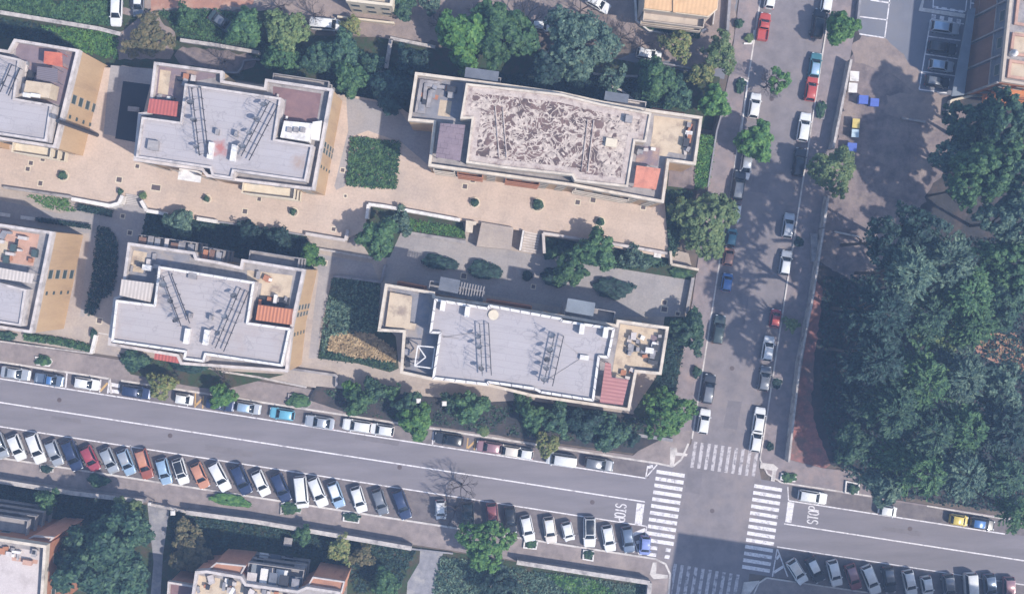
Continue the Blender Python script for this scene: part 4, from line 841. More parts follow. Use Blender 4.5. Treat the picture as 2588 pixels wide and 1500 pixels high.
# ---- bottom centre building
b = Bld('apartment_block', 'brick red apartment block with striped balconies at the bottom edge', [(494,1443),(522,1441),(610,1456),(622,1474),(752,1492),(775,1482),(860,1495),(850,1640),(470,1600)], 10, wall='brickred', par='parapet')
b.floor([(502,1452),(605,1468),(618,1484),(745,1502),(840,1508),(835,1600),(480,1580)], 'terrace_beige')
b.clutter([(505,1458),(600,1470),(600,1496),(500,1490)], 14, 18); b.clutter([(620,1486),(745,1502),(745,1520),(620,1510)], 12, 19)
for pts in ([(546,1420),(622,1428),(606,1458),(520,1442)], [(790,1456),(872,1468),(864,1498),(774,1484)]):
    mb = MB(); mb.prism(PX(pts, 9.0), 0, 8.8, 1, 0); b.part('front_terrace', mb, [M['brickred'], M['terrace_terracotta']]); b.curb_ring(pts, 8.6, 9.05, 'parapet', .22)
W = b.wedge((622,1474),(752,1492)); b.windows(W, 4, (2.0,4.8,7.6))
for z in (1.2, 4.0, 6.8): b.balcony(W, -.06, 1.04, z, 2.6, 'concrete')
for k, z in enumerate((1.9, 3.3, 4.8, 6.1, 7.6, 8.9)): b.canopies(W, 4+k%2, z, -.04, 1.02, 2.5-.12*k, (('white','slate','dark','wallgrey','bluegrey','parapet')[k:]+('white','slate','dark','wallgrey','bluegrey','parapet')[:k]), 20+k)
b.windows(b.wedge((860,1495),(850,1640)), 2, (2.0,4.8,7.6)); 
mb = MB(); mb.prism(PX([(428,1470),(492,1480),(486,1600),(420,1590)], 7), 0, 6.2, 1, 0); b.part('side_wing', mb, [M['brickred'], M['terrace_brown']])
b.curb_ring([(424,1468),(493,1479),(486,1600),(416,1590)], 6.0, 7.0, 'parapet', .3)
# ================================================================ TREES AND SHRUBS
def crown_mesh(name, seed, nc, nl, leaf, cr, lm, flat=1.0, low=-.35, rough=.25):
    rng = np.random.default_rng(seed); d = rng.normal(size=(nc*3,3)); d /= np.linalg.norm(d,axis=1,keepdims=True)
    d = d[d[:,2] > low][:nc]; ph = rng.uniform(0,6.28,6)
    lob = 1-rough+rough*(np.sin(3*np.arctan2(d[:,1],d[:,0])+ph[0])+np.sin(5*np.arctan2(d[:,1],d[:,0])+ph[1])*.6+np.sin(4*d[:,2]+ph[2])*.4)
    rad = np.clip(lob,.55,1.12)*rng.uniform(.5,.95,len(d))**.55
    C = d*rad[:,None]; k = rng.uniform(.6,1.25,len(d))*cr
    ci = rng.integers(0,len(C),nc*nl); q = rng.normal(size=(nc*nl,3)); q /= np.linalg.norm(q,axis=1,keepdims=True); q[:,2] = np.where(rng.random(nc*nl)<.6, np.abs(q[:,2]), q[:,2])
    p = C[ci]+q*(k[ci]*rng.uniform(.55,1.0,nc*nl))[:,None]
    nr = q*.8+C[ci]*.5+rng.normal(size=q.shape)*.45; nr[:,2] += .35; p[:,2] *= flat
    v, f = leaf_quads(p, nr, leaf, rng, .62)
    return npmesh(name, v, f, LM[lm])
def frond_mesh(name, seed, nb, lm, leaf=.072):
    rng = np.random.default_rng(seed); P = []; D = []; Sz = []
    def shoot(a, b, n, droop, w):
        s = np.linspace(.08,1,n)[:,None]; p = a+(b-a)*s; p[:,2] -= droop*(s[:,0]**2); p += rng.normal(0,.012,p.shape)
        d = np.tile((b-a)/np.linalg.norm(b-a),(n,1))+rng.normal(0,.45,(n,3)); P.append(p); D.append(d); Sz.append(rng.uniform(.7,1.3,n)*w)
    for i in range(nb):
        t = (i+.5)/nb; az = 2.4*i+rng.uniform(-.5,.5); L_ = (1-.70*t**1.3)*rng.uniform(.78,1.08); z = -.5+1.45*t
        u = np.array([math.cos(az), math.sin(az), .10*(1-t)]); v = np.array([-u[1], u[0], 0])
        o = np.array([0,0,z]); shoot(o+u*.1, o+u*L_, int(26*L_)+6, .16*L_, leaf)
        for k in range(3+int(6*L_)):
            f = rng.uniform(.3,.95); q = o+u*(f*L_); q[2] -= .16*L_*f*f; sd = 1 if k%2 else -1
            e = q+(u*rng.uniform(.55,.9)+v*sd*rng.uniform(.45,.8))*(.42*(1.15-f)+.14)*rng.uniform(.8,1.2)*(.6+.4*L_)
            shoot(q, e, 13, .03, leaf*1.0)
    P, D, Sz = map(np.concatenate, (P, D, Sz)); D /= np.linalg.norm(D,axis=1,keepdims=True)
    Nn = np.tile([0,0,1.],(len(P),1))+rng.normal(0,.45,(len(P),3)); b = np.cross(Nn, D); b /= np.linalg.norm(b,axis=1,keepdims=True); s = Sz[:,None]
    v = np.stack([P-D*s, P-b*s*.5, P+D*s, P+b*s*.5],1).reshape(-1,3)
    return npmesh(name, v, np.arange(len(v)).reshape(-1,4), LM[lm])
def twigs(mb, rng, p, d, L_, r, depth):
    d = d.normalized(); q = p+d*L_; mb.tube([p, q],[r,r*.6],4 if depth > 1 else 3)
    ends = []
    if depth:
        for k in range(3):
            e = d+Vector((rng.uniform(-1,1),rng.uniform(-1,1),rng.uniform(-.3,.6)))*.85
            ends += twigs(mb, rng, q, e, L_*rng.uniform(.55,.8), r*.58, depth-1)
    else: ends = [q]
    return ends
def trunk_mesh(name, seed, thin=.055):
    rng = random.Random(seed); mb = MB(); mb.tube([(0,0,0),(.01,.01,.3),(0,.02,.62)],[thin*1.35,thin,thin*.8],7)
    for k in range(6):
        a = 6.28*k/6+rng.uniform(-.4,.4); r_ = rng.uniform(.35,.62); z = rng.uniform(.62,.86)
        mb.tube([(0,.01,.4+.03*k),(r_*.5*math.cos(a),r_*.5*math.sin(a),(z+.5)/2),(r_*math.cos(a),r_*math.sin(a),z)],[thin*.6,thin*.4,thin*.2],5)
    return mesh(name, mb.v, mb.f, M['bark'], mb.m, True)
def bare_mesh(name, seed):
    rng = random.Random(seed); mb = MB(); ends = []
    for k in range(7):
        a = 6.28*k/7+rng.uniform(-.5,.5)
        ends += twigs(mb, rng, Vector((0,0,.32)), Vector((math.cos(a),math.sin(a),.55)), .36, .026, 4)
    mb.tube([(0,0,0),(0,0,.36)],[.06,.045],7)
    return mesh(name, mb.v, mb.f, M['twig'], mb.m), ends
CR = {}
def crowns(kind, lm):
    if (kind, lm) in CR: return CR[kind, lm]
    n = 'crown'; h = sum(map(ord, kind+lm))
    if kind == 'broad': r = [crown_mesh(n, h+i, 110, 60, .088, .185, lm, rough=.24) for i in range(3)]
    elif kind == 'big':  r = [crown_mesh(n, h+i, 230, 46, .060, .115, lm, rough=.2) for i in range(2)]
    elif kind == 'fine': r = [crown_mesh(n, h+i, 300, 30, .046, .10, lm, rough=.18) for i in range(2)]
    elif kind == 'loose': r = [crown_mesh(n, h+i, 70, 36, .068, .18, lm, rough=.35) for i in range(2)]
    elif kind == 'frond': r = [frond_mesh(n, h+i, 32, lm) for i in range(3)]
    elif kind == 'bush': r = [crown_mesh(n, h+i, 60, 90, .11, .30, lm, low=-.1, rough=.15) for i in range(2)]
    CR[kind, lm] = r; return r
TR = [trunk_mesh('trunk', i) for i in range(3)]; STEM = trunk_mesh('stem', 9, .09)
BARE = [bare_mesh('branches', i)[0] for i in (1,2)]
tr = random.Random(5)
def tree(px, py, r, h, kind, lm, label, name='tree', cat='tree', ry=None, group=None, z0=0.0, vz=None):
    rm = r/S; rv = (ry or r)/S; cz = min(rm*.85, h*.45) if vz is None else vz
    zc = z0+h-cz*.95; x, y, _ = G(px, py, zc)
    t = thing(name, label, cat, (x,y,z0), group); a = tr.uniform(0,6.28) if ry is None else -R(8.7)
    if kind == 'bare':
        link('branches', tr.choice(BARE), t, (0,0,0), (0,0,a), (rm,rv,h)); return t
    link('crown' if name != 'shrub' else 'foliage', tr.choice(crowns(kind, lm)), t, (0,0,zc-z0), (0,0,a), (rm,rv,cz))
    link('trunk' if name != 'shrub' else 'stem', tr.choice(TR) if name != 'shrub' else STEM, t, (0,0,0), (0,0,a), (rm if rm < 4 else 4, rv if rv < 4 else 4, (h-cz*.3)))
    return t
def shrub(px, py, r, h, lm, label, kind='bush', ry=None, z0=.14, group=None, cat='shrub'): return tree(px, py, r, h, kind, lm, label, 'shrub', cat, ry, group, z0, vz=h*.6)
T = 'trees behind the upper blocks'
tree(1175,95,78,9,'broad','bright','large bright green tree just north of the flaking roofed block', group=T)
tree(1268,88,84,9.5,'broad','mid','wide green tree right of the brightest crown behind the flaking roof', group=T)
tree(1462,112,100,10,'fine','grey','huge soft grey green tree in the middle of the top strip', group=T)
tree(1382,180,52,8,'broad','blue','blue green tree standing at the foot of the huge soft tree', group=T)
tree(1548,200,42,5,'loose','grey','thin tree beside the white car under the top trees', group=T)
tree(1660,205,62,7,'broad','mid','mid green tree above the right end of the flaking roof', group=T)
tree(1712,240,44,6,'broad','dark','dark tree touching the corner of the flaking roofed block', group=T)
tree(1806,258,44,6.5,'broad','bright','round bright tree beside the pavement above the grassy strip', group=T)
tree(1712,112,48,6,'loose','yellow','thin yellowing tree in front of the apricot roofed house', group=T)
tree(1818,138,56,6.5,'loose','olive','thin olive tree between the apricot house and the cross street', group=T)
tree(1775,190,46,5,'loose','yellow','sparse yellow tree over the dark fence by the cross street', group=T)
tree(722,80,62,8,'fine','olive','light olive tree near the white van on the earth track', group=T)
tree(712,140,52,7,'fine','mid','soft green tree below the light olive tree by the track', group=T)
tree(622,70,52,6,'broad','mid','leafy tree shading the overgrown dark car', group=T)
tree(800,150,46,6.5,'broad','dark','dark tree behind the brown floored roof terrace', group=T)
tree(868,130,52,7,'broad','dark','dark tree between the track and the roof terrace corner', group=T)
tree(885,200,46,7,'broad','mid','tree leaning over the grey passage between the upper blocks', group=T)
tree(990,235,58,8,'broad','blue','dense dark evergreen at the top of the grey passage', group=T)
tree(1040,160,56,7,'loose','blue','dark sparse tree inside the L shaped garden wall', group=T)
tree(940,165,40,6,'loose','dark','small dark tree left of the L shaped garden wall', group=T)
tree(372,95,68,4.5,'loose','brown','dry brown tree beside the white car at the top left', group=T)
tree(890,62,30,3.5,'loose','yellow','small yellow tree beside the white van on the earth track', group=T)
tree(470,40,36,4,'loose','mid','small green tree at the edge of the red earth', group=T)
tree(560,150,40,4,'bare','dark','bare tree in the grey garden behind the middle left roof', group=T)
tree(700,10,48,6,'bare','dark','leafless tree over the top edge near the light olive tree', group=T)
tree(1015,12,40,5,'broad','dark','dark tree at the top edge right of the cream building', group=T)
tree(1090,8,36,5,'loose','grey','grey green tree at the top edge above the bright crown', group=T)
tree(1330,45,62,7,'bare','dark','bare grey tree above the two large crowns', group=T)
tree(1570,90,56,6,'bare','dark','bare tree left of the apricot roofed house', group=T)
tree(1215,40,44,6,'bare','dark','bare tree above the bright green tree at the top', group=T)
tree(1470,20,50,6,'bare','dark','bare tree at the top edge left of the white car', group=T)
tree(1622,110,46,5,'bare','dark','bare tree over the pale car beside the apricot house garden', group=T)
tree(790,30,46,5,'bare','dark','bare tree above the white van on the earth track', group=T)
tree(1110,60,40,5,'bare','dark','bare tree on the earth track left of the brightest crown', group=T)
T = 'street trees'
tree(2126,72,46,6.5,'broad','bright','bright green street tree beside the car park bays', group=T)
tree(1946,212,44,6,'bare','dark','nearly bare street tree with long crooked branches by the white car', group=T)
tree(1968,205,38,5.5,'loose','bright','thin leafy street tree beside the nearly bare one', group=T)
tree(1910,358,54,6.5,'broad','bright','leafy street tree over the light grey car', group=T)
tree(2106,432,66,8,'fine','olive','round olive street tree overhanging the park wall', group=T)
tree(1782,560,88,8.5,'fine','olive','large feathery olive tree at the right end of the plaza', ry=92, group=T)
tree(2000,820,24,3,'loose','olive','small thin street tree beside the red car', group=T)
T = 'courtyard trees'
tree(452,562,40,6,'broad','grey','dark grey green tree rising through the left plaza wall', group=T)
tree(783,648,34,5,'broad','bright','small bright tree at the corner of the middle left lower block', group=T)
tree(956,600,52,9,'broad','mid','leafy tree in the white walled bed below the plaza', group=T)
tree(1010,560,40,4,'loose','grey','thin grey green tree right of the leafy one in the white walled bed', group=T)
tree(700,600,40,5,'loose','blue','dark tree in the shaded garden near the plaza edge', group=T)
tree(630,585,40,5,'loose','blue','dark tree in the middle of the shaded garden', group=T)
tree(1508,632,54,7.5,'broad','mid','green tree under the right plaza wall, above the grey court', group=T)
tree(1440,680,46,7,'broad','mid','green tree leaning over the grey court', group=T)
tree(1600,650,40,4,'loose','grey','low tree under the right end of the plaza wall', group=T)
tree(1740,838,54,7,'broad','dark','dark tree between the long lower block and the cross street', group=T)
tree(1684,1042,70,8,'fine','bright','broad bright tree at the corner by the north zebra', group=T)
T = 'trees between the lower block and the road'
tree(1542,1092,50,5.5,'broad','dark','dark tree left of the broad bright corner tree', group=T)
tree(1475,1070,48,5.5,'broad','blue','blue green tree second left of the broad bright corner tree', group=T)
tree(1405,1058,46,5.5,'broad','dark','dark tree in front of the middle of the long lower block', group=T)
tree(1348,1052,38,5,'broad','mid','green tree beside the little garden steps', group=T)
tree(1598,1108,20,3,'broad','blue','small dark tree squeezed beside the broad bright tree', group=T)
tree(1382,1122,36,5,'fine','yellow','yellow green tree over the parking lane', group=T)
tree(1052,1062,50,6.5,'broad','bright','bright tree leaning over the parked white cars', group=T)
tree(1035,1020,38,5.5,'broad','dark','dark tree behind the bright one over the white cars', group=T)
tree(1190,1025,46,5.5,'broad','mid','round green tree in front of the X braced pergola end', group=T)
tree(1140,1015,30,4.5,'loose','dark','thin dark tree between the two white lamps', group=T)
tree(905,1010,38,5,'broad','mid','green tree near the white van in the parking lane', group=T)
tree(885,980,24,3.5,'broad','bright','small bright tree below the dry straw bed', group=T)
tree(945,985,34,4.5,'broad','dark','dark tree below the dry straw bed', group=T)
tree(990,990,30,4,'loose','mid','thin green tree right of the dark one below the straw', group=T)
tree(1318,1012,28,3.5,'loose','mid','small tree at the wall of the long lower block', group=T)
tree(408,972,42,5.5,'fine','yellow','yellow tree over the dark blue car', group=T)
tree(440,950,26,4.5,'bare','dark','bare tree behind the yellow one', group=T)
tree(562,1000,36,5,'broad','bright','bright tree over the navy car beside the amber bay', group=T)
tree(560,955,44,4,'bare','dark','bare tree against the middle left lower block', group=T)
T = 'trees in the bottom gardens'
tree(1228,1372,72,9,'fine','bright','big bright tree at the bottom, over the end of the angled cars', group=T)
tree(256,1418,130,17,'big','dark','huge dark green tree at the bottom left', ry=125, group=T, vz=7.5)
tree(330,1345,56,8,'broad','dark','dark tree behind the huge one at the bottom left', group=T)
tree(484,1398,54,5,'broad','brown','brown leaved tree beside the bottom brick block', group=T)
tree(470,1345,44,4,'loose','brown','dry thin tree above the brown leaved one', group=T)
tree(322,1292,38,4.5,'broad','olive','olive tree at the gate of the grey drive', group=T)
tree(118,1262,38,5,'loose','mid','thin green tree alone in the dark bottom left lawn', group=T)
tree(765,1350,25,3.5,'broad','mid','small round tree below the bottom garden wall', group=T)
tree(860,1388,42,3.5,'loose','yellow','yellowing tree below the bottom garden wall', group=T)
tree(915,1402,36,3.5,'loose','brown','brownish tree next to the yellowing one', group=T)
tree(972,1472,40,5,'broad','mid','green tree right of the bottom brick block', group=T)
tree(1165,1232,50,6,'bare','dark','bare tree leaning over the lower lane of the road', group=T)
tree(1150,1292,48,6,'bare','dark','bare tree among the angled cars near the big bright tree', group=T)
tree(1262,1470,60,6,'loose','blue','dark thin tree at the bottom edge below the big bright tree', group=T)
T = 'park trees'
for (x, y, r, h, k, lm, la) in (
 (2455,318,78,13,'big','dark','dark broadleaf park tree just below the orange brick block'),
 (2546,300,76,19,'big','dark','dark broadleaf park tree at the right edge below the brick block'),
 (2415,405,62,12,'big','grey','grey green broadleaf park tree at the edge of the bare earth'),
 (2505,420,84,19,'big','mid','rounded green park tree in the upper right mass'),
 (2575,440,66,19,'big','dark','dark broadleaf park tree cut by the right edge, second from the brick block'),
 (2440,478,50,17,'big','mid','green park tree with ragged edge above the dark clearing'),
 (2560,560,80,19,'big','grey','grey green park tree at the right edge beside the dark clearing'),
 (2545,665,78,19,'big','mid','green park tree at the right edge in the middle of the park'),
 (2535,760,64,18,'big','dark','dark park tree right of the starry conifers'),
 (2300,690,76,27,'frond','grey','starry conifer at the left of the upper conifer group'),
 (2390,660,88,25,'frond','grey','large starry conifer below the dark clearing'),
 (2440,740,80,23,'frond','mid','starry conifer right of the large one below the clearing'),
 (2345,790,76,21,'frond','dark','dark conifer in the middle of the park'),
 (2460,820,70,21,'frond','mid','bright starry conifer left of the orange earth gap'),
 (2375,862,64,16,'fine','olive','yellow green park tree among the conifers'),
 (2330,960,92,22,'frond','mid','wide starry conifer in the lower half of the park'),
 (2430,950,78,21,'frond','grey','grey green conifer below the orange earth gap'),
 (2515,980,66,17,'big','grey','rounded grey tree at the right below the orange earth gap'),
 (2215,905,80,26,'frond','blue','dark blue conifer beside the red earth strip'),
 (2228,790,82,27,'frond','blue','dark blue conifer near the park wall, above its twin'),
 (2172,1005,56,14,'frond','blue','dark blue conifer overhanging the red earth strip'),
 (2255,1035,80,25,'frond','dark','dark conifer between the red earth and the wide starry conifer'),
 (2240,610,66,24,'loose','blue','thin dark tree on the bare earth near the park wall'),
 (2320,575,70,24,'loose','blue','thin dark tree at the left of the dark clearing'),
 (2160,1120,52,14,'broad','dark','dark park tree above the corner pavement'),
 (2258,1140,74,15,'frond','mid','conifer above the grey pavement east of the junction'),
 (2350,1090,78,21,'frond','dark','dark conifer in the lower middle of the park'),
 (2440,1080,76,21,'frond','mid','green conifer in the lower right of the park'),
 (2540,1085,80,22,'frond','blue','dark conifer at the right edge in the lower park'),
 (2335,1190,76,20,'frond','mid','green conifer overhanging the parking lane'),
 (2430,1195,80,21,'frond','grey','grey green conifer above the yellow car'),
 (2240,1225,54,13,'broad','grey','rounded park tree at the kerb east of the white car'),
 (2530,1200,72,21,'frond','dark','dark conifer at the right edge above the blue car'),
 (2570,1290,56,19,'frond','mid','conifer at the right edge leaning over the road')):
    tree(x, y, r*(.9 if k == 'frond' else 1), h, k, lm, la, 'conifer' if k == 'frond' else 'tree', 'tree', group=T)
# shrubs in beds, planters and rings
for (x, y, r, la) in ((158,443,11,'round clipped shrub in a ring, leftmost on the plaza'),(522,502,8,'round clipped shrub in a ring in front of the middle left upper block'),(741,535,9,'round clipped shrub in a ring near the purple grey tree shadow'),(1200,511,10,'round clipped shrub in a ring left of the largest one on the plaza'),(1359,517,14,'largest round clipped shrub in a ring on the plaza'),(1517,560,10,'round clipped shrub in a ring, rightmost on the plaza')):
    t = shrub(x, y, r, 1.0, 'dark', la, z0=PZ, group='ringed shrubs on the plaza')
    mb = MB(); n = 16; rr = (r+3.5)/S
    mb.ring([(t.location.x+rr*math.cos(6.283*i/n), t.location.y+rr*math.sin(6.283*i/n)) for i in range(n)], .18, PZ+.005, PZ+.16); obj('ring_kerb', mb, M['cream'], t)
t = shrub(1332,696,14,.8,'blue','round shaded shrub in the middle of the grey court', z0=CZ, group='shrubs in the grey court')
for (x, y, rx, ry, la) in ((1112,664,50,19,'long clipped hedge, leftmost in the grey court'),(1226,684,46,24,'oval hedge second from left in the grey court'),(1408,700,40,24,'hedge in the grey court under the leaning tree'),(1552,728,50,26,'oval hedge at the right end of the grey court')):
    shrub(x, y, rx, 1.3, 'blue', la, ry=ry, z0=CZ, group='shrubs in the grey court')
def hedge(pts, w, h, z, lm, label, seed):
    q = lane(pts, w); mb = MB()
    rng = np.random.default_rng(seed); V = []; F = []; n0 = 0
    for s in q:
        P = PX(s, z+h*.7); L_ = math.dist(P[0],P[1]); W_ = math.dist(P[1],P[2]); n = int(L_*W_*150)
        u, v, k = rng.uniform(0,1,(3,n)); A, B, D = (np.array(P[i]) for i in (0,1,3))
        xy = A+u[:,None]*(B-A)+v[:,None]*(D-A); zz = z+h*(.25+.75*k**.5)*(1-.35*np.abs(2*v-1)**3)
        nr = rng.normal(size=(n,3)); nr[:,2] = np.abs(nr[:,2])+.6
        vv, ff = leaf_quads(np.column_stack([xy,zz]), nr, .15, rng); V.append(vv); F.append(ff+n0); n0 += len(vv)
    return tag(link('hedge', npmesh('hedge', np.concatenate(V), np.concatenate(F), LM[lm])), label, 'hedge')
hedge([(60,850),(150,862),(232,880)], 20, 1.4, CZ-.5, 'mid', 'bushy green hedge above the pavement beside the left steps', 1)
hedge([(92,554),(228,573)], 11, 1.2, CZ, 'blue', 'narrow dark hedge along the shaded path beside the white slabs', 2)
hedge([(196,523),(284,540)], 17, 1.2, CZ, 'blue', 'dark hedge below the white plaza wall left of the stairs', 3)
hedge([(1625,58),(1700,80),(1770,86)], 22, 1.3, .03, 'dark', 'dark hedge inside the white wall of the apricot house', 4)
hedge([(0,8),(130,12)], 30, 1.2, .03, 'mid', 'thick green hedge at the top left corner', 5)
hedge([(370,600),(410,606)], 26, .9, CZ, 'dark', 'short hedge at the corner of the shaded garden', 6)
for (x, y, rx, ry, h, lm, la, z) in (
 (110,912,21,13,.9,'mid','green shrub in a pale planter on the pavement at the left',.14),
 (755,1014,31,17,1.0,'mid','green shrub in a long planter on the pavement near the sky blue car',.14),
 (344,910,38,26,2.2,'dark','thick dark bush beside the red awning',.5),
 (480,925,50,16,1.2,'blue','dark bushes below the middle left lower block',.5),
 (580,1262,50,16,.9,'bright','bright shrub patch on the south pavement behind the white cars',.14),
 (735,1283,26,15,.8,'mid','shrub in a stone planter on the south pavement',.14),
 (890,1306,22,11,.7,'dark','shrub in a framed planter on the south pavement',.14),
 (1342,1374,15,10,.7,'mid','low shrub in a planter behind the white and grey car',.14),
 (1488,1400,13,11,.7,'dark','shrub in a planter at the nose of the black roofed car',.14),
 (250,1213,30,16,1.0,'dark','dark shrub on the south pavement behind the silver car',.14),
 (118,1184,16,10,.7,'blue','dark shrub in a white framed planter behind the silver car row',.14),
 (2075,278,13,22,.8,'dark','green shrub filling a long street planter beside the white car',.14),
 (2019,612,13,13,.5,'blue','dark shrub filling a square street planter near two silver cars',.14),
 (1964,968,12,13,.5,'blue','dark shrub filling a square street planter beside the grey car',.14),
 (1761,940,12,15,.9,'dark','round shrub at the west kerb behind the dark suv',.14),
 (1868,300-240,12,12,1.0,'dark','round street shrub beside the red pickup',.14),
 (1893,96,12,12,.8,'olive','shrub in a white edged planter beside the red pickup',.14),
 (1872,218,12,20,.9,'dark','dark shrub in an angled kerb planter by the crooked tree',.14),
 (1994,1206,20,12,.8,'mid','green shrub in a white framed planter at the corner',.14),
 (2157,1234,15,13,.8,'dark','dark shrub in a square white planter at the park edge',.14),
 (1946,1128,10,12,.8,'blue','dark shrub at the kerb behind the white cars',.14),
 (1222,1088,16,14,.9,'olive','small shrub in a frame on the pavement above the amber bay',.14),
 (1700,75,20,10,1.2,'olive','olive bush with white flowers inside the apricot house garden',.05),
 (1392,640,22,14,.9,'mid','shrub at the left corner under the right plaza wall',.7),
 (1645,655,26,16,1.0,'dark','dark shrub beside the small white box under the plaza wall',.7),
 (1720,690,30,11,.8,'mid','low shrubs at the right edge of the grey court',.7),
 (305,484,8,8,.9,'dark','potted shrub at the left head of the stairs',2.0),
 (362,494,10,9,1.0,'olive','potted shrub at the right head of the stairs',2.0),
 (237,842,9,12,1.0,'dark','shrub on the pillar beside the left steps',.7),
 (20,848,24,12,1.0,'dark','dark shrub at the wall of the left lower block',.4)):
    shrub(x, y, rx, h, lm, la, ry=ry, z0=z, group='shrubs in planters and beds')
# ================================================================ WALLS AND STAIRS
def wall(pts, label, z1, w=7, m='wallstone', z0=-.05, name='garden_wall', cat='wall', cap=None):
    mb = MB()
    for i, q in enumerate(lane(pts, w)): mb.prism(PX(q, z1), z0, z1-.004*i)
    o = obj(name, mb, M[m])
    if cap:
        t = thing(name, label, cat, (0,0,0)); o.parent = t; o.name = 'wall'; cb = MB()
        for i, q in enumerate(lane(pts, w+2)): cb.prism(PX(q, z1+.08), z1+.002, z1+.08-.004*i)
        obj('coping', cb, M[cap], t); t.location = (0,0,0); return t
    return tag(o, label, cat)
wall([(-200,5),(0,31),(248,72),(304,86)], 'low pale wall at the top left under the rough grass', 1.1, 8, 'wallgrey', cap='wallstone')
wall([(455,101),(540,113),(655,133)], 'grey garden wall behind the middle left upper roof', 1.4, 7, 'wallgrey', cap='wallstone')
wall([(655,150),(616,152),(612,168),(600,184),(566,182)], 'thin curved wall beside the middle left roof terrace', 1.0, 4, 'wallgrey')
wall([(770,152),(842,165)], 'short grey wall in the undergrowth behind the brown floored terrace', 1.0, 6, 'wallgrey')
wall([(986,96),(1100,119)], 'pale wall running right from the corner of the walled garden', 1.2, 6, 'wallgrey', cap='wallstone')
wall([(988,98),(976,172)], 'double pale wall running down from the corner of the walled garden', 1.2, 8, 'wallgrey', cap='wallstone')
wall([(905,171),(972,182)], 'thin pale kerb wall left of the dark evergreen', .6, 3, 'wallgrey')
wall([(1500,186),(1560,192),(1612,192)], 'broken pale wall in the shade above the flaking roof', .9, 5, 'wallstone')
wall([(1540,216),(1570,228),(1608,258)], 'jagged broken wall beside the trees above the flaking roof', .8, 5, 'wallstone')
wall([(1605,-30),(1609,52),(1640,77),(1700,86)], 'white wall round the garden of the apricot house', 1.0, 4, 'white')
wall([(1742,93),(1785,73)], 'short white wall closing the garden of the apricot house', 1.0, 4, 'white')
wall([(1808,20),(1802,62)], 'pale wall along the drive of the apricot house', 1.2, 3, 'wallstone')
wall([(1848,-60),(1838,95)], 'dark wall along the west pavement at the top', 1.3, 7, 'wallgrey')
wall([(1646,154),(1806,184)], 'dark fence wall above the round bright tree', 1.2, 4, 'wallgrey')
wall([(1838,238),(1812,330),(1790,472)], 'low railing wall along the grassy strip by the west pavement', 2.5, 4, 'wallgrey')
wall([(1872,196),(1890,206),(1874,330)], 'white edged kerb planter beside the white car', .35, 4, 'white')
wall([(1880,110),(1900,110),(1907,76)], 'white edged kerb planter beside the red pickup', .35, 4, 'white')
wall([(8,473),(180,498)], 'brown wall edging the plaza above the bright grass', PZ+.9, 6, 'concrete')
wall([(180,502),(278,520),(300,514),(309,494)], 'white curved wall left of the plaza stairs', PZ+.9, 9, 'white')
wall([(356,507),(370,532),(424,541)], 'white curved wall right of the plaza stairs', PZ+.9, 9, 'white')
wall([(497,552),(548,560)], 'white wall right of the tree on the plaza edge', PZ+.9, 9, 'white')
wall([(550,560),(640,572),(768,594)], 'dark wall under the plaza edge along the shaded garden', PZ+.3, 4, 'wallgrey')
wall([(772,590),(873,607),(879,580)], 'white topped wall at the middle of the plaza edge', PZ+.9, 8, 'parapet')
wall([(926,552),(931,516),(972,521),(1163,556)], 'white wall round the bed below the plaza', PZ+.9, 8, 'white')
wall([(1376,640),(1373,589),(1527,612),(1687,640)], 'pale wall along the right plaza edge', PZ+.9, 7, 'parapet')
wall([(1695,634),(1697,667),(1766,681)], 'pale wall turning the corner at the right end of the plaza', PZ+.9, 6, 'parapet_cream')
wall([(1018,586),(1178,612)], 'pale wall along the foot of the white walled bed', CZ+.5, 9, 'concrete')
wall([(807,629),(941,652)], 'thin pale wall across the path between the lower blocks', CZ+.7, 5, 'wallstone')
wall([(973,668),(963,712),(842,697)], 'low wall beside the overgrown bed and the grey court', CZ+.6, 6, 'wallgrey')
wall([(1752,702),(1735,792)], 'dark wall at the right end of the grey court', CZ+1.1, 8, 'concrete')
wall([(1408,650),(1443,656)], 'short pale wall under the leaning court tree', CZ+.5, 7, 'wallstone')
wall([(-100,847),(0,862),(232,893)], 'low pale wall along the pavement at the left', .9, 4, 'wallstone')
wall([(230,892),(241,846)], 'white wall beside the left steps', 1.6, 8, 'white')
wall([(732,931),(851,948),(850,976)], 'brown wall in front of the middle left lower block', 1.5, 6, 'concrete')
wall([(560,938),(650,952),(774,978)], 'double pale kerb wall in front of the middle left lower block', .8, 5, 'wallstone')
wall([(1608,1098),(1700,1112)], 'dark low wall under the broad bright corner tree', .9, 8, 'wallgrey')
wall([(-200,L(1214,-200)),(180,L(1217,180)),(362,1266)], 'stone wall along the south pavement at the left', 2.3, 9, 'wallgrey', cap='wallstone')
wall([(380,1274),(470,1292)], 'pale gate wall at the head of the grey drive', .9, 7, 'wallstone')
wall([(470,1294),(650,1318),(1040,1385)], 'stone wall along the south pavement in the middle', 2.3, 9, 'wallgrey', cap='wallstone')
wall([(1040,1386),(1145,1398)], 'thin kerb wall across the head of the bottom path', .4, 4, 'wallgrey')
wall([(1306,1420),(1643,1472),(1634,1560)], 'double stone wall round the corner garden at the bottom', 2.1, 9, 'wallgrey', cap='wallstone')
wall([(2182,-80),(2168,60)], 'dark wall between the pavement and the car park', 1.2, 6, 'wallgrey')
wall([(2152,150),(2106,376)], 'pale stone wall behind the waste skips', 2.4, 6, 'wallstone')
wall([(2094,494),(2082,575)], 'pale park wall below the olive street tree', 2.2, 6, 'wallstone')
wall([(2082,578),(2055,751),(2022,920),(1994,1168)], 'long stone park wall along the cross street', 2.4, 5, 'wallstone')
wall([(2058,590),(2060,660)], 'brick gatehouse wall built against the park wall', 1.0, 16, 'concrete')
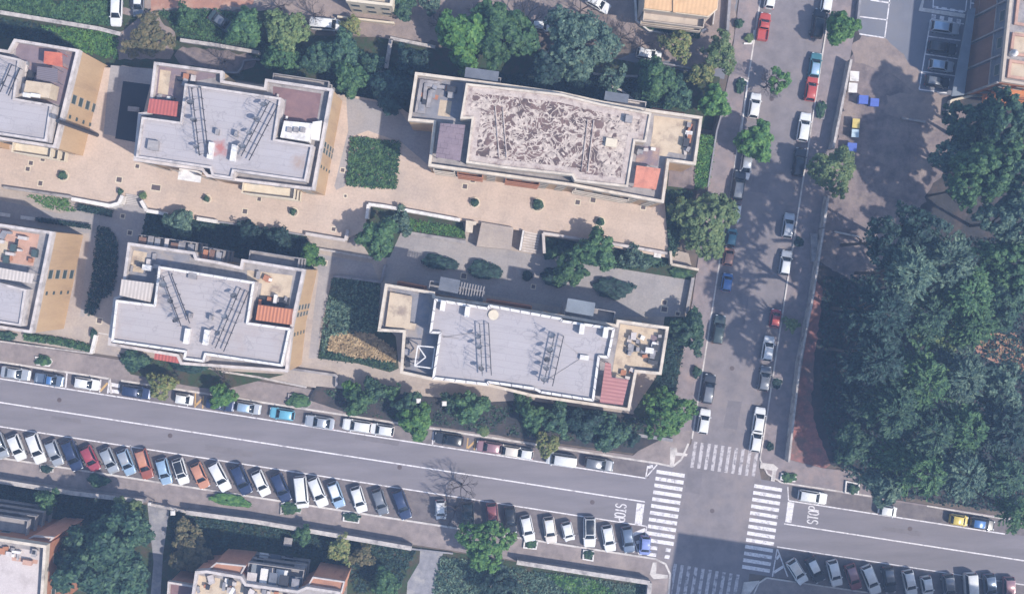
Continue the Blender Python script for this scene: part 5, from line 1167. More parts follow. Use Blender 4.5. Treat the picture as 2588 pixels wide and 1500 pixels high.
wall([(2110,585),(2172,598)], 'low ruined wall on the bare park earth', .6, 4, 'wallstone')
wall([(2400,300),(2404,254),(2470,238)], 'cream wall around the foot of the brick block', 1.3, 5, 'cream')
wall([(2280,298),(2340,308)], 'low brown wall on the rubble by the park', .6, 5, 'concrete')
# raised stone slab, stair and steps
mb = MB(); mb.prism(PX([(1217,561),(1298,575),(1292,631),(1204,622)], 2.7), 0, 2.7); tag(obj('stair_roof', mb, M['beige']), 'square beige roof slab beside the right garden steps', 'roof slab')
mb = MB(); mb.prism(PX([(1178,556),(1205,560),(1203,568),(1196,568),(1194,588),(1176,586)], 3.0), 0, 3.0); tag(obj('gate_pillar', mb, M['parapet_cream']), 'cream pillar left of the square beige roof slab', 'pillar')
def stairs(a, b, c, d, n, z1, z0, label, m='steps'):
    """a-b is the top edge, d-c the bottom edge"""
    mb = MB()
    for i in range(n):
        f0, f1 = i/n, (i+1)/n
        li = lambda p, q, f: (p[0]+(q[0]-p[0])*f, p[1]+(q[1]-p[1])*f)
        mb.prism(PX([li(a,d,f0), li(b,c,f0), li(b,c,f1), li(a,d,f1)], z1), -.05, z1-(z1-z0)*(i+.5)/n)
    t = thing('stairs', label, 'stairs', (*G(*a)[:2],0)); obj('treads', mb, M[m], t); nb = MB()
    for i in range(n if n > 1 else 0):
        f1 = (i+.96)/n; z = z1-(z1-z0)*(i+.5)/n+.02; li = lambda p, q, f: (p[0]+(q[0]-p[0])*f, p[1]+(q[1]-p[1])*f)
        f0 = f1-.34/n; nb.prism(PX([li(a,d,f0), li(b,c,f0), li(b,c,f1), li(a,d,f1)], z), z-.018, z)
    if n > 1: obj('lit_stripe', nb, M['kerb'], t)  # pale strips added to imitate light and dark banding of the steps
    return t
stairs((317,488),(354,494),(353,520),(314,514), 6, PZ-.05, CZ+.1, 'grey steps leading down from the plaza between two curved walls', 'path')
stairs((1327,580),(1366,588),(1356,640),(1318,634), 8, PZ-.05, CZ+.1, 'pale steps leading down beside the square beige slab')
stairs((1266+55,575+6),(1326,582),(1317,633),(1312,632), 1, PZ+.8, PZ+.7, 'white side wall of the pale garden steps', 'white')
stairs((249,835),(275,840),(305,900),(247,893), 8, CZ+.02, .2, 'beige steps down to the pavement beside the left lower blocks')
stairs((1270,1030),(1312,1036),(1306,1058),(1264,1052), 5, CZ, .2, 'small garden steps in front of the long lower block')
for (x, y, la) in ((8,541,'white stone bench slab at the left edge of the shaded path'),(70,550,'white stone bench slab in the middle of the shaded path')):
    mb = MB(); q = [(x-18,y-6),(x+18,y-1),(x+17,y+8),(x-19,y+3)]
    mb.prism(PX(q, CZ+.45), CZ+.36, CZ+.45)
    for dx in (-12,12): mb.prism(PX([(x+dx-3,y-3+dx*.14),(x+dx+3,y-2+dx*.14),(x+dx+3,y+4+dx*.14),(x+dx-3,y+3+dx*.14)], CZ+.4), CZ, CZ+.355)
    tag(obj('bench', mb, M['white']), la, 'bench', 'bench slabs on the shaded path')
# white framed planters round some pavement shrubs
def planter(pts, label, m='white', z=.5, z0=.14):
    mb = MB(); mb.ring(PX(pts, z), .2, z0, z); return tag(obj('planter', mb, M[m]), label, 'planter', 'pavement planters')
planter([(88,900),(128,905),(132,912),(124,926),(92,922)], 'pale kerbed planter on the pavement at the left')
planter([(728,994),(780,1002),(790,1014),(778,1032),(726,1026)], 'pale kerbed planter on the pavement near the sky blue car', 'concrete')
planter([(710,1270),(764,1278),(760,1298),(735,1292),(708,1300)], 'stone planter on the south pavement near the navy car', 'wallstone')
planter([(868,1294),(910,1300),(907,1322),(866,1316)], 'white framed planter on the south pavement')
planter([(2138,1214),(2174,1221),(2170,1250),(2135,1245)], 'square white planter at the park edge')
planter([(1975,1195),(2014,1198),(2010,1217),(1972,1212)], 'white framed planter at the corner by the park')
planter([(1474,1388),(1502,1392),(1500,1418),(1472,1413)], 'white framed planter at the nose of the black roofed car')
planter([(1325,1362),(1360,1368),(1356,1388),(1322,1384)], 'white framed planter behind the white and grey car')
planter([(1208,1074),(1240,1080),(1236,1102),(1204,1096)], 'grey framed planter above the amber hatched bay', 'concrete')
planter([(102,1172),(136,1178),(134,1194),(100,1190)], 'white framed planter behind the silver car row', 'wallstone')
planter([(2066,256),(2090,260),(2084,302),(2060,298)], 'long street planter kerb beside the white car', 'concrete', .3)
planter([(2008,598),(2034,602),(2030,627),(2004,623)], 'square street planter kerb near two silver cars', 'concrete', .3)
planter([(1954,952),(1978,956),(1974,984),(1950,980)], 'square street planter kerb beside the grey car', 'concrete', .3)
# drain covers
dm = flat('drain_cover', (.10,.075,.075), .7); rim = M['cream']
def drain(x, y, w, h, z, label):
    X, Y, _ = G(x, y, z+.02); t = thing('drain_cover', label, 'drain cover', (X,Y,z+.006), 'drain covers in the paving', -R(8.7))
    mb = MB(); a, b = w/S/2, h/S/2; mb.ring([(-a-.14,-b-.14),(a+.14,-b-.14),(a+.14,b+.14),(-a-.14,b+.14)], .14, 0, .02); link('rim', mesh('rim', mb.v, mb.f, rim, mb.m), t)
    mb = MB(); mb.box((0,0,.008),(2*a,2*b,.012))
    for i in range(4): mb.box((0,-b+b*2*(i+.5)/4,.02),(2*a*.9,.04,.008))
    link('grating', mesh('grating', mb.v, mb.f, dm, mb.m), t)
for d in ((108,402,10,10,PZ,'square drain cover at the foot of the left upper block balconies'),(78,412,10,10,PZ,'square drain cover second from the left upper block balconies'),(70,427,10,10,PZ,'square drain cover left of the leftmost ringed shrub'),(102,463,10,11,PZ,'square drain cover near the brown plaza wall'),
 (301,454,13,12,PZ,'pale rimmed drain cover above the plaza stairs'),(347,420,9,9,PZ,'small drain cover at the corner of the middle left upper block'),(394,474,22,13,PZ,'large oblong drain cover right of the plaza stairs'),(619,534,11,11,PZ,'square drain cover near the edge of the shaded garden'),
 (655,503,9,9,PZ,'pale rimmed drain cover under the cluttered balconies'),(688,494,9,9,PZ,'dark drain cover under the cluttered balconies'),(866,430,9,9,PZ,'dark drain cover beside the square ivy bed'),(873,495,6,6,PZ,'tiny drain cover below the square ivy bed'),(843,579,9,9,PZ,'drain cover beside the white topped plaza wall'),
 (1175,471,11,11,PZ,'upper left drain cover of a pair below the flaking roofed block'),(1195,455,11,11,PZ,'drain cover nearest the wall below the flaking roofed block'),(1323,460,11,11,PZ,'drain cover at the foot of the red balconies'),(1460,511,11,11,PZ,'drain cover right of the largest ringed shrub'),(1499,505,12,12,PZ,'drain cover second right of the largest ringed shrub'),(1626,523,11,11,PZ,'drain cover in the speckled shadow of the feathery tree'),
 (310,546,9,9,CZ,'drain cover on the shaded path below the stairs'),(328,588,10,10,CZ,'drain cover on the shaded path near the corner of the lower block'),(251,810,12,12,CZ,'pale rimmed drain cover beside the left steps'),(1679,764,11,10,CZ,'upper drain cover of a pair at the right end of the court'),(1679,781,14,12,CZ,'lower drain cover of a pair at the right end of the court'),(1713,792,9,8,CZ,'small drain cover at the lower right corner of the court'),
 (1172,697,12,12,CZ,'drain cover between two hedges of the grey court'),(1348,724,9,9,CZ,'drain cover below the round shrub of the grey court'),(821,664,9,9,CZ,'drain cover on the side path between the lower blocks')):
    drain(*d)
for x, y, la in ((1497,1268,'round manhole cover left of the word STOP west of the junction'),(1010,1180,'round manhole cover in the lower lane below the long lower block'),(430,1100,'round manhole cover in the lower lane near the brick red car'),(1800,1290,'round manhole cover in the middle of the junction'),(1850,930,'round manhole cover in the cross street near the grey car'),(1950,250,'round manhole cover in the upper cross street'),(2300,1335,'round manhole cover in the lane east of the junction'),(150,1010,'round manhole cover in the upper lane at the left')):
    X, Y, _ = G(x, y, .03); mb = MB(); mb.tube([(X,Y,.02),(X,Y,.042)], .36, 18); t = tag(obj('manhole_cover', mb, dm), la, 'manhole cover', 'manhole covers in the roads')
# ================================================================ CARS
CL = {k: flat('car_'+k, c, .28, mt, .6) for k, (c, mt) in dict(
 white=((.66,.66,.66),0), silver=((.40,.42,.45),.35), grey=((.17,.18,.20),.3), dark=((.035,.04,.05),.2), black=((.014,.016,.02),0), navy=((.03,.045,.10),.2),
 steel=((.13,.17,.24),.3), blue=((.06,.16,.38),.1), sky=((.13,.36,.48),0), pale=((.30,.42,.56),.2), teal=((.07,.20,.24),.2), red=((.40,.065,.05),0),
 crimson=((.30,.05,.07),0), brickred=((.28,.085,.06),0), orange=((.46,.215,.135),0), yellow=((.62,.47,.10),0), pink=((.30,.17,.19),.1), maroon=((.22,.07,.08),.1), cream=((.62,.56,.50),0), lilac=((.22,.27,.52),.1), forest=((.045,.065,.065),.2)).items()}
CG = flat('car_glass', (.012,.016,.022), .08, spec=.7); TY = flat('tyre', (.015,.015,.016), .8); RIM = flat('wheel_rim', (.4,.4,.42), .4, .6)
HL = flat('headlight', (.6,.62,.65), .15); TLm = flat('taillight', (.35,.02,.02), .3)
def bev(v, f, amt, seg=2):
    me = bpy.data.meshes.new('t'); me.from_pydata(v, [], f); bm = bmesh.new(); bm.from_mesh(me)
    bmesh.ops.recalc_face_normals(bm, faces=bm.faces)
    bmesh.ops.bevel(bm, geom=list(bm.edges), offset=amt, segments=seg, affect='EDGES', profile=.6, clamp_overlap=True)
    bm.to_mesh(me); bm.free(); return me
def loft(sec):
    v = [p for s in sec for p in s]; k = len(sec[0]); f = []
    for i in range(len(sec)-1):
        for j in range(k): f.append((i*k+j, i*k+(j+1)%k, (i+1)*k+(j+1)%k, (i+1)*k+j))
    f.append(tuple(range(k))[::-1]); f.append(tuple((len(sec)-1)*k+j for j in range(k))); return v, f
def fin(me, name, m, smooth=True):
    me.name = name; me.materials.append(m); me.polygons.foreach_set('use_smooth', [smooth]*len(me.polygons)); return me
def car_proto(kind):
    Ls, W, Hh, br, bf, tr_, tf, belt, hood = dict(
      hatch=(3.75,1.66,1.48,-.49,.24,-.40,.06,.92,.86), city=(2.7,1.56,1.54,-.48,.33,-.38,.14,.95,.9), sedan=(4.4,1.74,1.44,-.36,.22,-.22,.05,.90,.86), estate=(4.3,1.74,1.50,-.49,.23,-.44,.06,.92,.87),
      suv=(4.4,1.82,1.68,-.49,.24,-.43,.08,1.05,1.0), van=(4.5,1.85,1.95,-.49,.36,-.475,.24,1.15,1.08), pickup=(4.2,1.7,1.6,-.10,.26,-.06,.12,.95,.92))[kind]
    L2 = Ls/2; w = W/2; sec = []
    for t, ww, z0, zt in ((-1.0,.80,.42,.70),(-.965,.92,.28,belt-.03),(-.8,1.0,.2,belt),(-.3,1.0,.2,belt),(.3,1.0,.2,belt),(.62,.985,.2,hood),(.86,.94,.24,hood-.06),(.965,.84,.3,hood-.18),(1.0,.70,.4,hood-.34)):
        x = t*L2; a = w*ww; z1 = zt
        sec.append([(x,-a*.93,z0),(x,-a,(z0+z1)/2),(x,-a*.96,z1-.05),(x,-a*.84,z1),(x,a*.84,z1),(x,a*.96,z1-.05),(x,a,(z0+z1)/2),(x,a*.93,z0)])
    v, f = loft(sec)
    # cabin frustum joined to the body
    zb, zt = belt-.03, Hh-.03; cb = [(br*Ls,.90),(bf*Ls,.86)]; ct = [(tr_*Ls,.74),(tf*Ls,.70)]
    n = len(v); v += [(cb[0][0],-w*cb[0][1],zb),(cb[1][0],-w*cb[1][1],zb),(cb[1][0],w*cb[1][1],zb),(cb[0][0],w*cb[0][1],zb),(ct[0][0],-w*ct[0][1],zt),(ct[1][0],-w*ct[1][1],zt),(ct[1][0],w*ct[1][1],zt),(ct[0][0],w*ct[0][1],zt)]
    f += [(n+3,n+2,n+1,n),(n+4,n+5,n+6,n+7),(n,n+1,n+5,n+4),(n+1,n+2,n+6,n+5),(n+2,n+3,n+7,n+6),(n+3,n,n+4,n+7)]
    if kind == 'pickup':
        pass
    body = fin(bev(v, f, .055), 'body', CL['white'])
    v8 = [Vector(p) for p in v[n:n+8]]
    def panel(name, q, mrg, off, m):
        c = sum(q, Vector())/4; nrm = (q[1]-q[0]).cross(q[3]-q[0]).normalized()
        if nrm.dot(c-Vector((0,0,zb+.2))) < 0: nrm = -nrm
        a = [p+(c-p).normalized()*mrg for p in q]; o = [p+nrm*off for p in a]; b = [p-nrm*.02 for p in a]
        V = [tuple(p) for p in o+b]; F = [(0,1,2,3),(7,6,5,4),(0,4,5,1),(1,5,6,2),(2,6,7,3),(3,7,4,0)]
        return fin(bev(V, F, .012, 1), name, m)
    P = [('body', body)]
    P.append(('windshield', panel('windshield', [v8[1],v8[2],v8[6],v8[5]], .10, .016, CG)))
    P.append(('rear_window', panel('rear_window', [v8[3],v8[0],v8[4],v8[7]], .12, .016, CG)))
    P.append(('side_window', panel('side_window', [v8[0],v8[1],v8[5],v8[4]], .11, .014, CG))); P.append(('side_window', panel('side_window', [v8[2],v8[3],v8[7],v8[6]], .11, .014, CG)))
    rz = zt+.028; x0, x1 = ct[0][0]+.06, ct[1][0]-.05; a, b = w*.68, w*.64; xm = (x0+x1)/2
    V, F = loft([[(x0,-a,zt-.02),(x0,-a*.9,rz-.01),(x0,a*.9,rz-.01),(x0,a,zt-.02)],[(xm,-a,zt-.01),(xm,-a*.85,rz+.02),(xm,a*.85,rz+.02),(xm,a,zt-.01)],[(x1,-b,zt-.02),(x1,-b*.9,rz-.01),(x1,b*.9,rz-.01),(x1,b,zt-.02)]])
    P.append(('roof', fin(bev(V, F, .012, 1), 'roof', CL['white'])))
    wm = MB()
    for y, m in ((-.1,0),(.1,0)): pass
    wm.tube([(0,-.1,0),(0,.1,0)], .31, 18, 0); wm.tube([(0,.1,0),(0,.112,0)], .20, 14, 1); wm.tube([(0,-.1,0),(0,-.112,0)], .20, 14, 1)
    wme = mesh('wheel', wm.v, wm.f, [TY, RIM], wm.m, True)
    mm = bev(*[list(q) for q in box_vf((0,0,0),(.16,.22,.13))], .03, 1); mir = fin(mm, 'mirror', CL['white'])
    hl = fin(bev(*[list(q) for q in box_vf((0,0,0),(.22,.30,.12))], .03, 1), 'headlight', HL); tl = fin(bev(*[list(q) for q in box_vf((0,0,0),(.10,.26,.2))], .02, 1), 'taillight', TLm)
    root = thing('parked_car', 'car', 'car', (0,0,-50))
    for nme, me in P: link(nme, me, root)
    for sx in (-.31,.31):
        for sy in (-1,1): link('wheel', wme, root, (sx*Ls, sy*(w-.10), .31))
    for sy in (-1,1):
        link('mirror', mir, root, (bf*Ls-.18, sy*(w*.98), belt+.06))
        link('headlight', hl, root, (L2*.93, sy*w*.66, hood-.21)); link('taillight', tl, root, (-L2*.965, sy*w*.74, belt-.16))
    if kind == 'pickup':
        mb = MB(); x0, x1 = -L2*.95, br*Ls-.08
        for y in (-w*.86, w*.86): mb.box(((x0+x1)/2,y,belt+.16),(x1-x0,.08,.36))
        mb.box((x0,0,belt+.16),(.08,w*1.72,.36)); mb.box((x1,0,belt+.2),(.06,w*1.7,.45)); link('cargo_bed', mesh('cargo_bed', mb.v, mb.f, CL['red'], mb.m), root)
    return root, Ls
def box_vf(c, d):
    mb = MB(); mb.box(c, d); return mb.v, mb.f
CARP = {k: car_proto(k) for k in ('hatch','city','sedan','estate','suv','van','pickup')}
PAINTED = ('body','roof','mirror','cargo_bed')
used = set()
def car(px, py, ang, kind, col, label, roof=None, z=.03, s=1.07, group='cars parked along the streets'):
    root = CARP[kind][0]
    if kind in used: root = copy_tree(root)
    used.add(kind)
    zz = z+.75; x, y, _ = G(px, py, zz); a = R(ang)
    root.location = (x, y, z); root.rotation_euler = (0,0,-a); root.scale = (s,s,s)
    tag(root, label, 'car', group)
    for ch in root.children:
        nm = ch.name.split('.')[0]
        if nm in PAINTED:
            sl = ch.material_slots[0]; sl.link = 'OBJECT'; sl.material = CL[roof if (nm == 'roof' and roof) else col]
    return root
A = 'in the angled row along the south kerb'
for (x, y, t, k, c, la, rf) in (
 (0,1125,22,'hatch','silver','silver car cut by the left edge beside the angled white cars',None),(43,1130,22,'hatch','white','white hatchback first from the left edge '+A,None),(92,1133,20,'estate','white','white estate second from the left edge '+A,None),(138,1144,22,'hatch','silver','silver hatchback just left of a dark navy car, third from the left edge',None),
 (184,1150,22,'suv','navy','dark navy car between a silver hatchback and the crimson one',None),(229,1158,26,'hatch','crimson','small crimson car '+A,None),(277,1163,24,'hatch','silver','silver hatchback just right of the crimson car',None),(320,1167,22,'hatch','pale','silver blue car just left of the brick red one','silver'),
 (365,1172,17,'estate','brickred','brick red car with orange roof '+A,'orange'),(415,1190,15,'hatch','pale','pale blue car just right of the brick red one',None),(457,1190,17,'hatch','white','white car with a black roof beside the pale blue one','black'),(506,1201,24,'hatch','orange','small orange car '+A,None),
 (556,1204,28,'estate','white','large white car between the orange and a dark navy car',None),(611,1211,24,'suv','navy','dark navy suv right of the large white car',None),(660,1220,24,'hatch','white','white hatchback left of the navy blue car',None),(711,1231,24,'estate','navy','navy blue car with pale stripe '+A,'navy'),
 (762,1242,6,'van','white','boxy white car just right of the navy blue car',None),(804,1243,22,'estate','white','white estate next to the boxy white car',None),(850,1249,20,'hatch','pale','pale silver car with white roof '+A,'white'),(907,1261,17,'hatch','white','white hatchback standing apart, left of the grey car',None),
 (961,1267,18,'hatch','grey','grey hatchback left of the shaded dark blue car',None),(1016,1274,20,'estate','navy','dark blue car in the shade of the bare tree','navy'),(1114,1286,2,'city','white','tiny white car alone in the shade of the bare trees',None),(1183,1300,2,'hatch','forest','dark green grey car in the shade left of the big bright tree',None),
 (1244,1304,4,'hatch','maroon','dark red car half under the big bright tree',None),(1290,1312,6,'hatch','black','black car at the right edge of the big bright tree',None),(1333,1334,12,'hatch','white','white hatchback first right of the big bright tree',None),(1390,1338,8,'hatch','cream','white and cream car second right of the big bright tree','white'),
 (1435,1341,14,'city','white','small white car left of the long car with a black roof',None),(1490,1343,0,'estate','white','long white car with a black roof near the stop line','black'),(1538,1359,10,'hatch','white','white hatchback right of the long black roofed car',None),(1587,1362,8,'hatch','steel','steel blue car at the right end '+A,None),
 (1630,1377,-4,'city','lilac','bright blue minicar parked on the hatched triangle',None)):
    car(x, y, 90-t, k, c, la, rf, s=1.13)
B = 'in the angled row at the bottom right'
for (x, y, t, k, c, la, rf) in ((2015,1443,32,'hatch','white','cream white hatchback, leftmost '+B,'cream'),(2060,1438,26,'hatch','dark','dark car with a white roof, second '+B,'white'),(2109,1447,14,'hatch','white','white hatchback left of the maroon car '+B,None),(2156,1457,18,'hatch','maroon','maroon car with a pale roof '+B,'pink'),
 (2201,1464,22,'estate','white','white estate right of the maroon car '+B,None),(2247,1463,8,'hatch','dark','dark grey car '+B,'grey'),(2299,1472,12,'hatch','white','white hatchback right of the dark grey car '+B,None),(2342,1478,10,'city','white','small white car '+B,None),(2398,1483,6,'hatch','grey','grey car in the shade left of the white van',None),
 (2453,1486,4,'van','white','white van at the bottom right',None),(2502,1482,6,'hatch','steel','silver blue car right of the white van',None),(2549,1490,0,'hatch','pink','pinkish grey car nearest the bottom right corner',None)):
    car(x, y, 90-t, k, c, la, rf, s=1.13)
N_ = 'in the north parking lane'
for (x, y, a, k, c, la, rf) in ((40,943,8.8,'sedan','silver','silver saloon, leftmost '+N_,None),(126,959,8.8,'pickup','steel','grey pickup with a blue cab right of the silver saloon','blue'),(219,969,8.8,'hatch','white','white hatchback before the amber hatched bay',None),(345,990,8.8,'estate','navy','dark blue car half under the yellow tree',None),(465,1008,8.8,'city','white','small white car beside the amber bay under the yellow tree',None),
 (556,1021,8.8,'estate','navy','navy car half under the bright kerb tree',None),(628,1030,8.8,'hatch','silver','lilac silver car between the bright kerb tree and the sky blue car','pale'),(713,1045,188.8,'hatch','sky','sky blue car '+N_,None),(808,1066,188.8,'sedan','silver','pale silver car right of the sky blue one',None),(902,1075,188.8,'estate','white','white estate touching another white car '+N_,None),
 (964,1085,188.8,'hatch','white','white car with dark windscreen beside the bright leaning tree',None),(1135,1109,188.8,'estate','dark','dark car alone in a white marked bay','black'),(1236,1129,188.8,'hatch','pink','dull red grey car right of the amber bay',None),(1282,1138,188.8,'hatch','cream','cream car left of the white one under the yellow green tree',None),(1325,1145,188.8,'city','white','white car touching the yellow green tree',None),
 (1419,1161,188.8,'van','white','boxy white van right of the yellow green tree',None),(1514,1172,8.8,'estate','grey','dark grey car, rightmost '+N_,None),(2054,1255,8.8,'estate','white','white car east of the junction beside the word STOP',None),(2243,1290,8.8,'city','white','white car almost hidden under the park tree',None),
 (2423,1313,8.8,'city','yellow','small yellow car by the park',None),(2482,1323,8.8,'hatch','black','black car with a blue roof by the park','blue')):
    car(x, y, a, k, c, la, rf)
UP, DN = 278.9, 98.9
for (x, y, a, k, c, la, rf) in ((1930,68,UP,'pickup','red','red pickup truck at the top of the cross street',None),(1907,267,UP,'hatch','white','white car beside the kerb planter on the west side',None),(1885,421,DN,'hatch','silver','light grey car under the leafy street tree',None),(1866,468,UP,'suv','dark','dark suv below the light grey car on the west side','grey'),
 (1858,538,DN,'city','white','white car half under the feathery olive tree',None),(1848,600,UP,'city','teal','teal car on the west side of the cross street',None),(1841,648,UP,'city','orange','small orange car on the west side of the cross street',None),(1837,713,UP,'city','blue','bright blue minicar on the west side of the cross street',None),(1816,832,UP,'estate','forest','dark green car beside the dark street tree',None),
 (1790,982,UP,'suv','dark','dark suv near the lower end of the west kerb','grey'),(1779,1064,UP,'hatch','white','white hatchback nearest the north zebra on the west side',None),(1946,0,UP,'city','white','white car cut by the top edge above the red pickup',None),(2090,2,UP,'hatch','white','white car cut by the top edge on the east side',None),(2068,60,UP,'suv','black','black suv half under the bright street tree',None),
 (2060,165,UP,'hatch','teal','light teal car above the red one on the east side','pale'),(2050,224,UP,'hatch','red','bright red car on the east side of the cross street',None),(2032,321,UP,'estate','white','white car beside the long street planter',None),(2020,410,UP,'estate','black','black car under the olive street tree','dark'),(1992,570,UP,'hatch','silver','silver car, upper of two in the tree shadow',None),(1985,664,UP,'hatch','silver','silver car, lower of two in the tree shadow','white'),
 (1959,804,UP,'city','crimson','crimson car beside the small thin street tree','red'),(1941,880,UP,'hatch','white','white car just below the crimson one',None),(1932,956,UP,'hatch','grey','grey car beside the square planter on the east side',None),(1918,1060,UP,'hatch','white','white car, upper of two by the east end of the north zebra',None),(1911,1110,UP,'hatch','white','white car with long shadow, lower of two by the north zebra',None)):
    car(x, y, a, k, c, la, rf)
for (x, y, a, k, c, la, rf) in ((2389,70,8,'estate','silver','silver blue car below the short zebra in the car park','pale'),(2382,121,8,'estate','dark','dark car in the second bay of the car park',None),(2379,166,8,'hatch','silver','silver car in the third bay of the car park','pale'),(2368,207,8,'hatch','dark','dark car in the last bay of the car park','grey'),
 (294,30,92,'estate','white','white car parked at the edge of the rough grass',None),(350,10,92,'hatch','grey','grey and white car cut by the top edge beside the white one','white'),(562,57,36,'sedan','forest','abandoned dark car overgrown by bushes','grey'),(822,62,5,'van','white','white van on the earth track',None),(1512,10,30,'hatch','white','white car cut by the top edge above the huge soft tree',None),
 (1640,138,12,'hatch','white','pale car under the bare tree near the apricot house',None),(1366,66,8,'city','white','white car almost hidden between the top tree crowns',None)):
    car(x, y, a, k, c, la, rf, z=.08, group='cars parked in yards and the car park')
# ================================================================ SKIPS, LAMPS AND SMALL THINGS
def skip(px, py, w, d, h, m, label, lid=None):
    x, y, _ = G(px, py, h); t = thing('waste_skip', label, 'skip', (x,y,.06), 'waste skips by the park', -R(4))
    v = [(-w*.42,-d*.42,.12),(w*.42,-d*.42,.12),(w*.42,d*.42,.12),(-w*.42,d*.42,.12),(-w/2,-d/2,h),(w/2,-d/2,h),(w/2,d/2,h),(-w/2,d/2,h)]
    f = [(3,2,1,0),(4,5,6,7),(0,1,5,4),(1,2,6,5),(2,3,7,6),(3,0,4,7)]
    link('body', fin(bev(v, f, .05), 'body', m, False), t)
    mb = MB(); mb.box((0,0,h+.05),(w*1.04,d*1.04,.08)); mb.box((0,0,h+.1),(w*.9,.06,.05)); link('lid', mesh('lid', mb.v, mb.f, lid or m, mb.m), t)
    wm = MB()
    for sx in (-1,1):
        for sy in (-1,1): wm.tube([(sx*w*.36,sy*d*.36-.04,.09),(sx*w*.36,sy*d*.36+.04,.09)], .09, 8)
    link('castors', mesh('castors', wm.v, wm.f, TY, wm.m), t)
bluem = flat('skip_blue', (.07,.12,.42), .5); yel = flat('skip_yellow', (.52,.40,.12), .5)
skip(2159,193,1.35,1.5,1.4,M['white'],'white waste skip, upper of two by the stone wall'); skip(2155,222,1.3,1.45,1.4,M['white'],'white waste skip, lower of two by the stone wall')
skip(2182,252,1.4,1.3,1.5,bluem,'blue waste skip, left one of a pair'); skip(2210,259,1.3,1.2,1.5,bluem,'blue waste skip, right one of a pair')
skip(2163,312,1.1,1.4,1.3,M['dark'],'dark waste skip with a yellow lid',yel); skip(2161,337,1.1,1.2,1.3,M['dark'],'dark waste skip with a pale blue lid',flat('skip_lid',(.40,.50,.55),.5)); skip(2153,372,1.4,1.3,1.4,bluem,'blue waste skip alone below the yellow lidded one')
def lamp(px, py, h, label, head=.7):
    x, y, _ = G(px, py, h); t = thing('street_lamp', label, 'street lamp', (x,y,0), 'white headed garden lamps')
    mb = MB(); mb.tube([(0,0,0),(0,0,h-.1)], [.08,.05], 8); link('pole', mesh('pole', mb.v, mb.f, M['steel'], mb.m), t)
    mb = MB(); mb.box((0,0,h),(head,head,.22)); mb.box((0,0,h+.14),(head*.7,head*.7,.08)); link('lamp_head', mesh('lamp_head', mb.v, mb.f, M['white'], mb.m), t)
lamp(1058,1012,4.5,'left one of two white square lamp heads in front of the lower block'); lamp(1123,1019,4.5,'right one of two white square lamp heads in front of the lower block')
lamp(378,1272,3.0,'white lamp head at the gate of the grey drive',.45); lamp(437,1295,3.0,'white square lamp beside the bottom garden wall',.7); lamp(1240,1480,3,'white lamp at the bottom edge in the dark thin tree',.4)
# white pots on the dark lawn
for (x, y, r, la) in ((10,1288,.22,'white flower pot nearest the left edge on the dark lawn'),(28,1283,.24,'white flower pot in the middle of the group on the dark lawn'),(36,1275,.2,'white flower pot at the back of the group on the dark lawn'),(36,1287,.2,'white flower pot at the front of the group on the dark lawn'),(48,1285,.4,'large grey flower pot on the dark lawn')):
    X, Y, _ = G(x, y, .5); mb = MB(); mb.tube([(X,Y,.05),(X,Y,.3),(X,Y,.55)], [r*.6,r*.85,r], 12); tag(obj('flower_pot', mb, M['white'] if r < .3 else M['concrete']), la, 'flower pot', 'flower pots on the dark lawn')
mb = MB(); X, Y, _ = G(1660,644,1.2); mb.box((X,Y,CZ+.7),(1.0,.7,1.2),-R(8.7)); mb.box((X,Y,CZ+1.34),(1.15,.85,.07),-R(8.7)); tag(obj('utility_box', mb, M['white']), 'small white utility box under the right plaza wall', 'box')
mb = MB(); X, Y, _ = G(728,1368,1.2); mb.box((X,Y,.6),(1.1,1.1,1.1),-R(8.7)); mb.box((X,Y,1.2),(1.3,1.3,.1),-R(8.7)); tag(obj('utility_box', mb, M['concrete']), 'grey utility box on the shaded lawn beside a small round tree', 'box')
mb = MB(); X, Y, _ = G(338,276,2.6); mb.box((X,Y,PZ+.35),(1.7,.65,.65),-R(6)); mb.box((X,Y,PZ+.72),(1.8,.75,.06),-R(6)); tag(obj('storage_box', mb, M['concrete']), 'grey box standing alone in the black tarred yard', 'box')
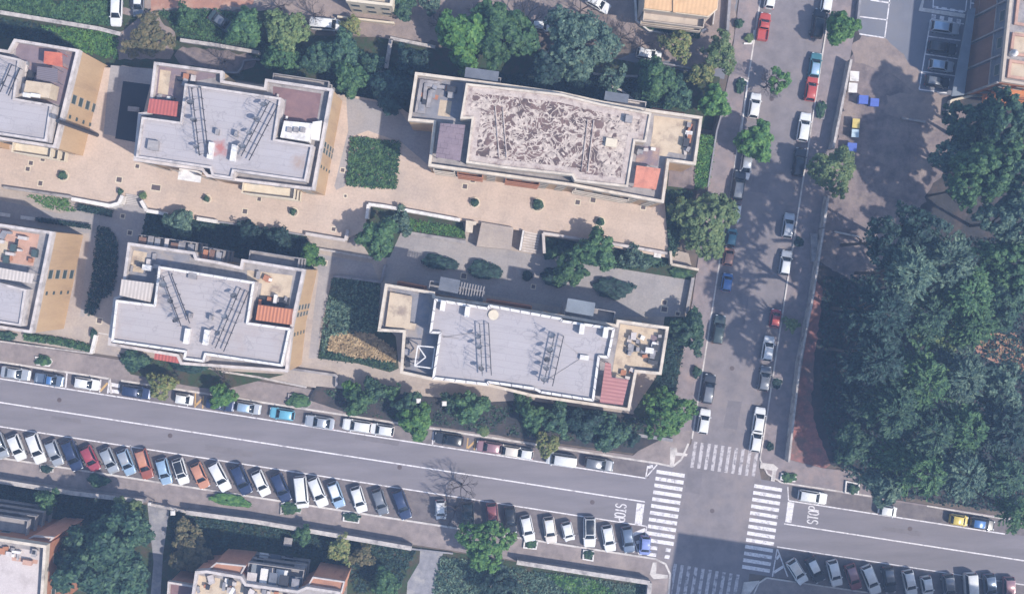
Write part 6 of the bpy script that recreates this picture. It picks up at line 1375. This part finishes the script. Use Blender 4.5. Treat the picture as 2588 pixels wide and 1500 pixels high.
# ================================================================ LIGHT AND CAMERA
SUN_EL, SUN_IMG = 51.0, 30.0          # shadows fall to the left and up in the picture, 30 degrees above the horizontal
sd = bpy.data.lights.new('sun', 'SUN'); sd.energy = 3.5; sd.angle = R(.9); sd.color = (1.0,.93,.84)
so = bpy.data.objects.new('sun', sd); COL.objects.link(so)
d = Vector((math.cos(R(SUN_IMG))*math.cos(R(SUN_EL)), -math.sin(R(SUN_IMG))*math.cos(R(SUN_EL)), math.sin(R(SUN_EL))))   # towards the sun
so.rotation_euler = d.to_track_quat('Z','Y').to_euler(); so.location = (60,-40,120)
w = bpy.data.worlds.new('World'); scn.world = w; w.use_nodes = True; nt = w.node_tree
sk = nt.nodes.new('ShaderNodeTexSky'); sk.sky_type = 'NISHITA'; sk.sun_disc = False; sk.sun_elevation = R(SUN_EL); sk.sun_rotation = math.atan2(d.x, d.y)
nt.links.new(sk.outputs[0], nt.nodes['Background'].inputs[0]); nt.nodes['Background'].inputs[1].default_value = .15
cd = bpy.data.cameras.new('camera'); co = bpy.data.objects.new('camera', cd); COL.objects.link(co)
WID = 2588/S; cd.sensor_fit = 'HORIZONTAL'; cd.sensor_width = 36; cd.lens = 36*H/WID; cd.clip_end = 2000; cd.clip_start = 1
nx, ny, _ = G(NAD[0], NAD[1], 0); co.location = (nx, ny, H); co.rotation_euler = (0,0,0)
cd.shift_x = -nx/WID; cd.shift_y = -ny/WID
scn.camera = co
scn.view_settings.view_transform = 'Standard'; scn.view_settings.look = 'None'; scn.view_settings.exposure = .72; scn.view_settings.gamma = 1
scn.view_settings.use_curve_mapping = False
scn.cycles.use_denoising = True; scn.cycles.max_bounces = 5; scn.cycles.diffuse_bounces = 3; scn.cycles.glossy_bounces = 2; scn.cycles.transparent_max_bounces = 4

# aerial haze: one even box of air round the camera and the whole place
mb = MB(); mb.box((0,0,96),(1100,1100,194)); hz = obj('haze', mb, [])
hm = bpy.data.materials.new('haze'); hm.use_nodes = True; hn = hm.node_tree; hn.nodes.remove(hn.nodes['Principled BSDF'])
pv = hn.nodes.new('ShaderNodeVolumePrincipled'); pv.inputs['Color'].default_value = (.42,.62,1.0,1); pv.inputs['Density'].default_value = .00062; pv.inputs['Anisotropy'].default_value = 0.0
hn.links.new(pv.outputs[0], hn.nodes['Material Output'].inputs['Volume'])
hz.data.materials.append(hm); tag(hz, 'thin pale blue air between the camera and the streets', 'haze', None, 'stuff')
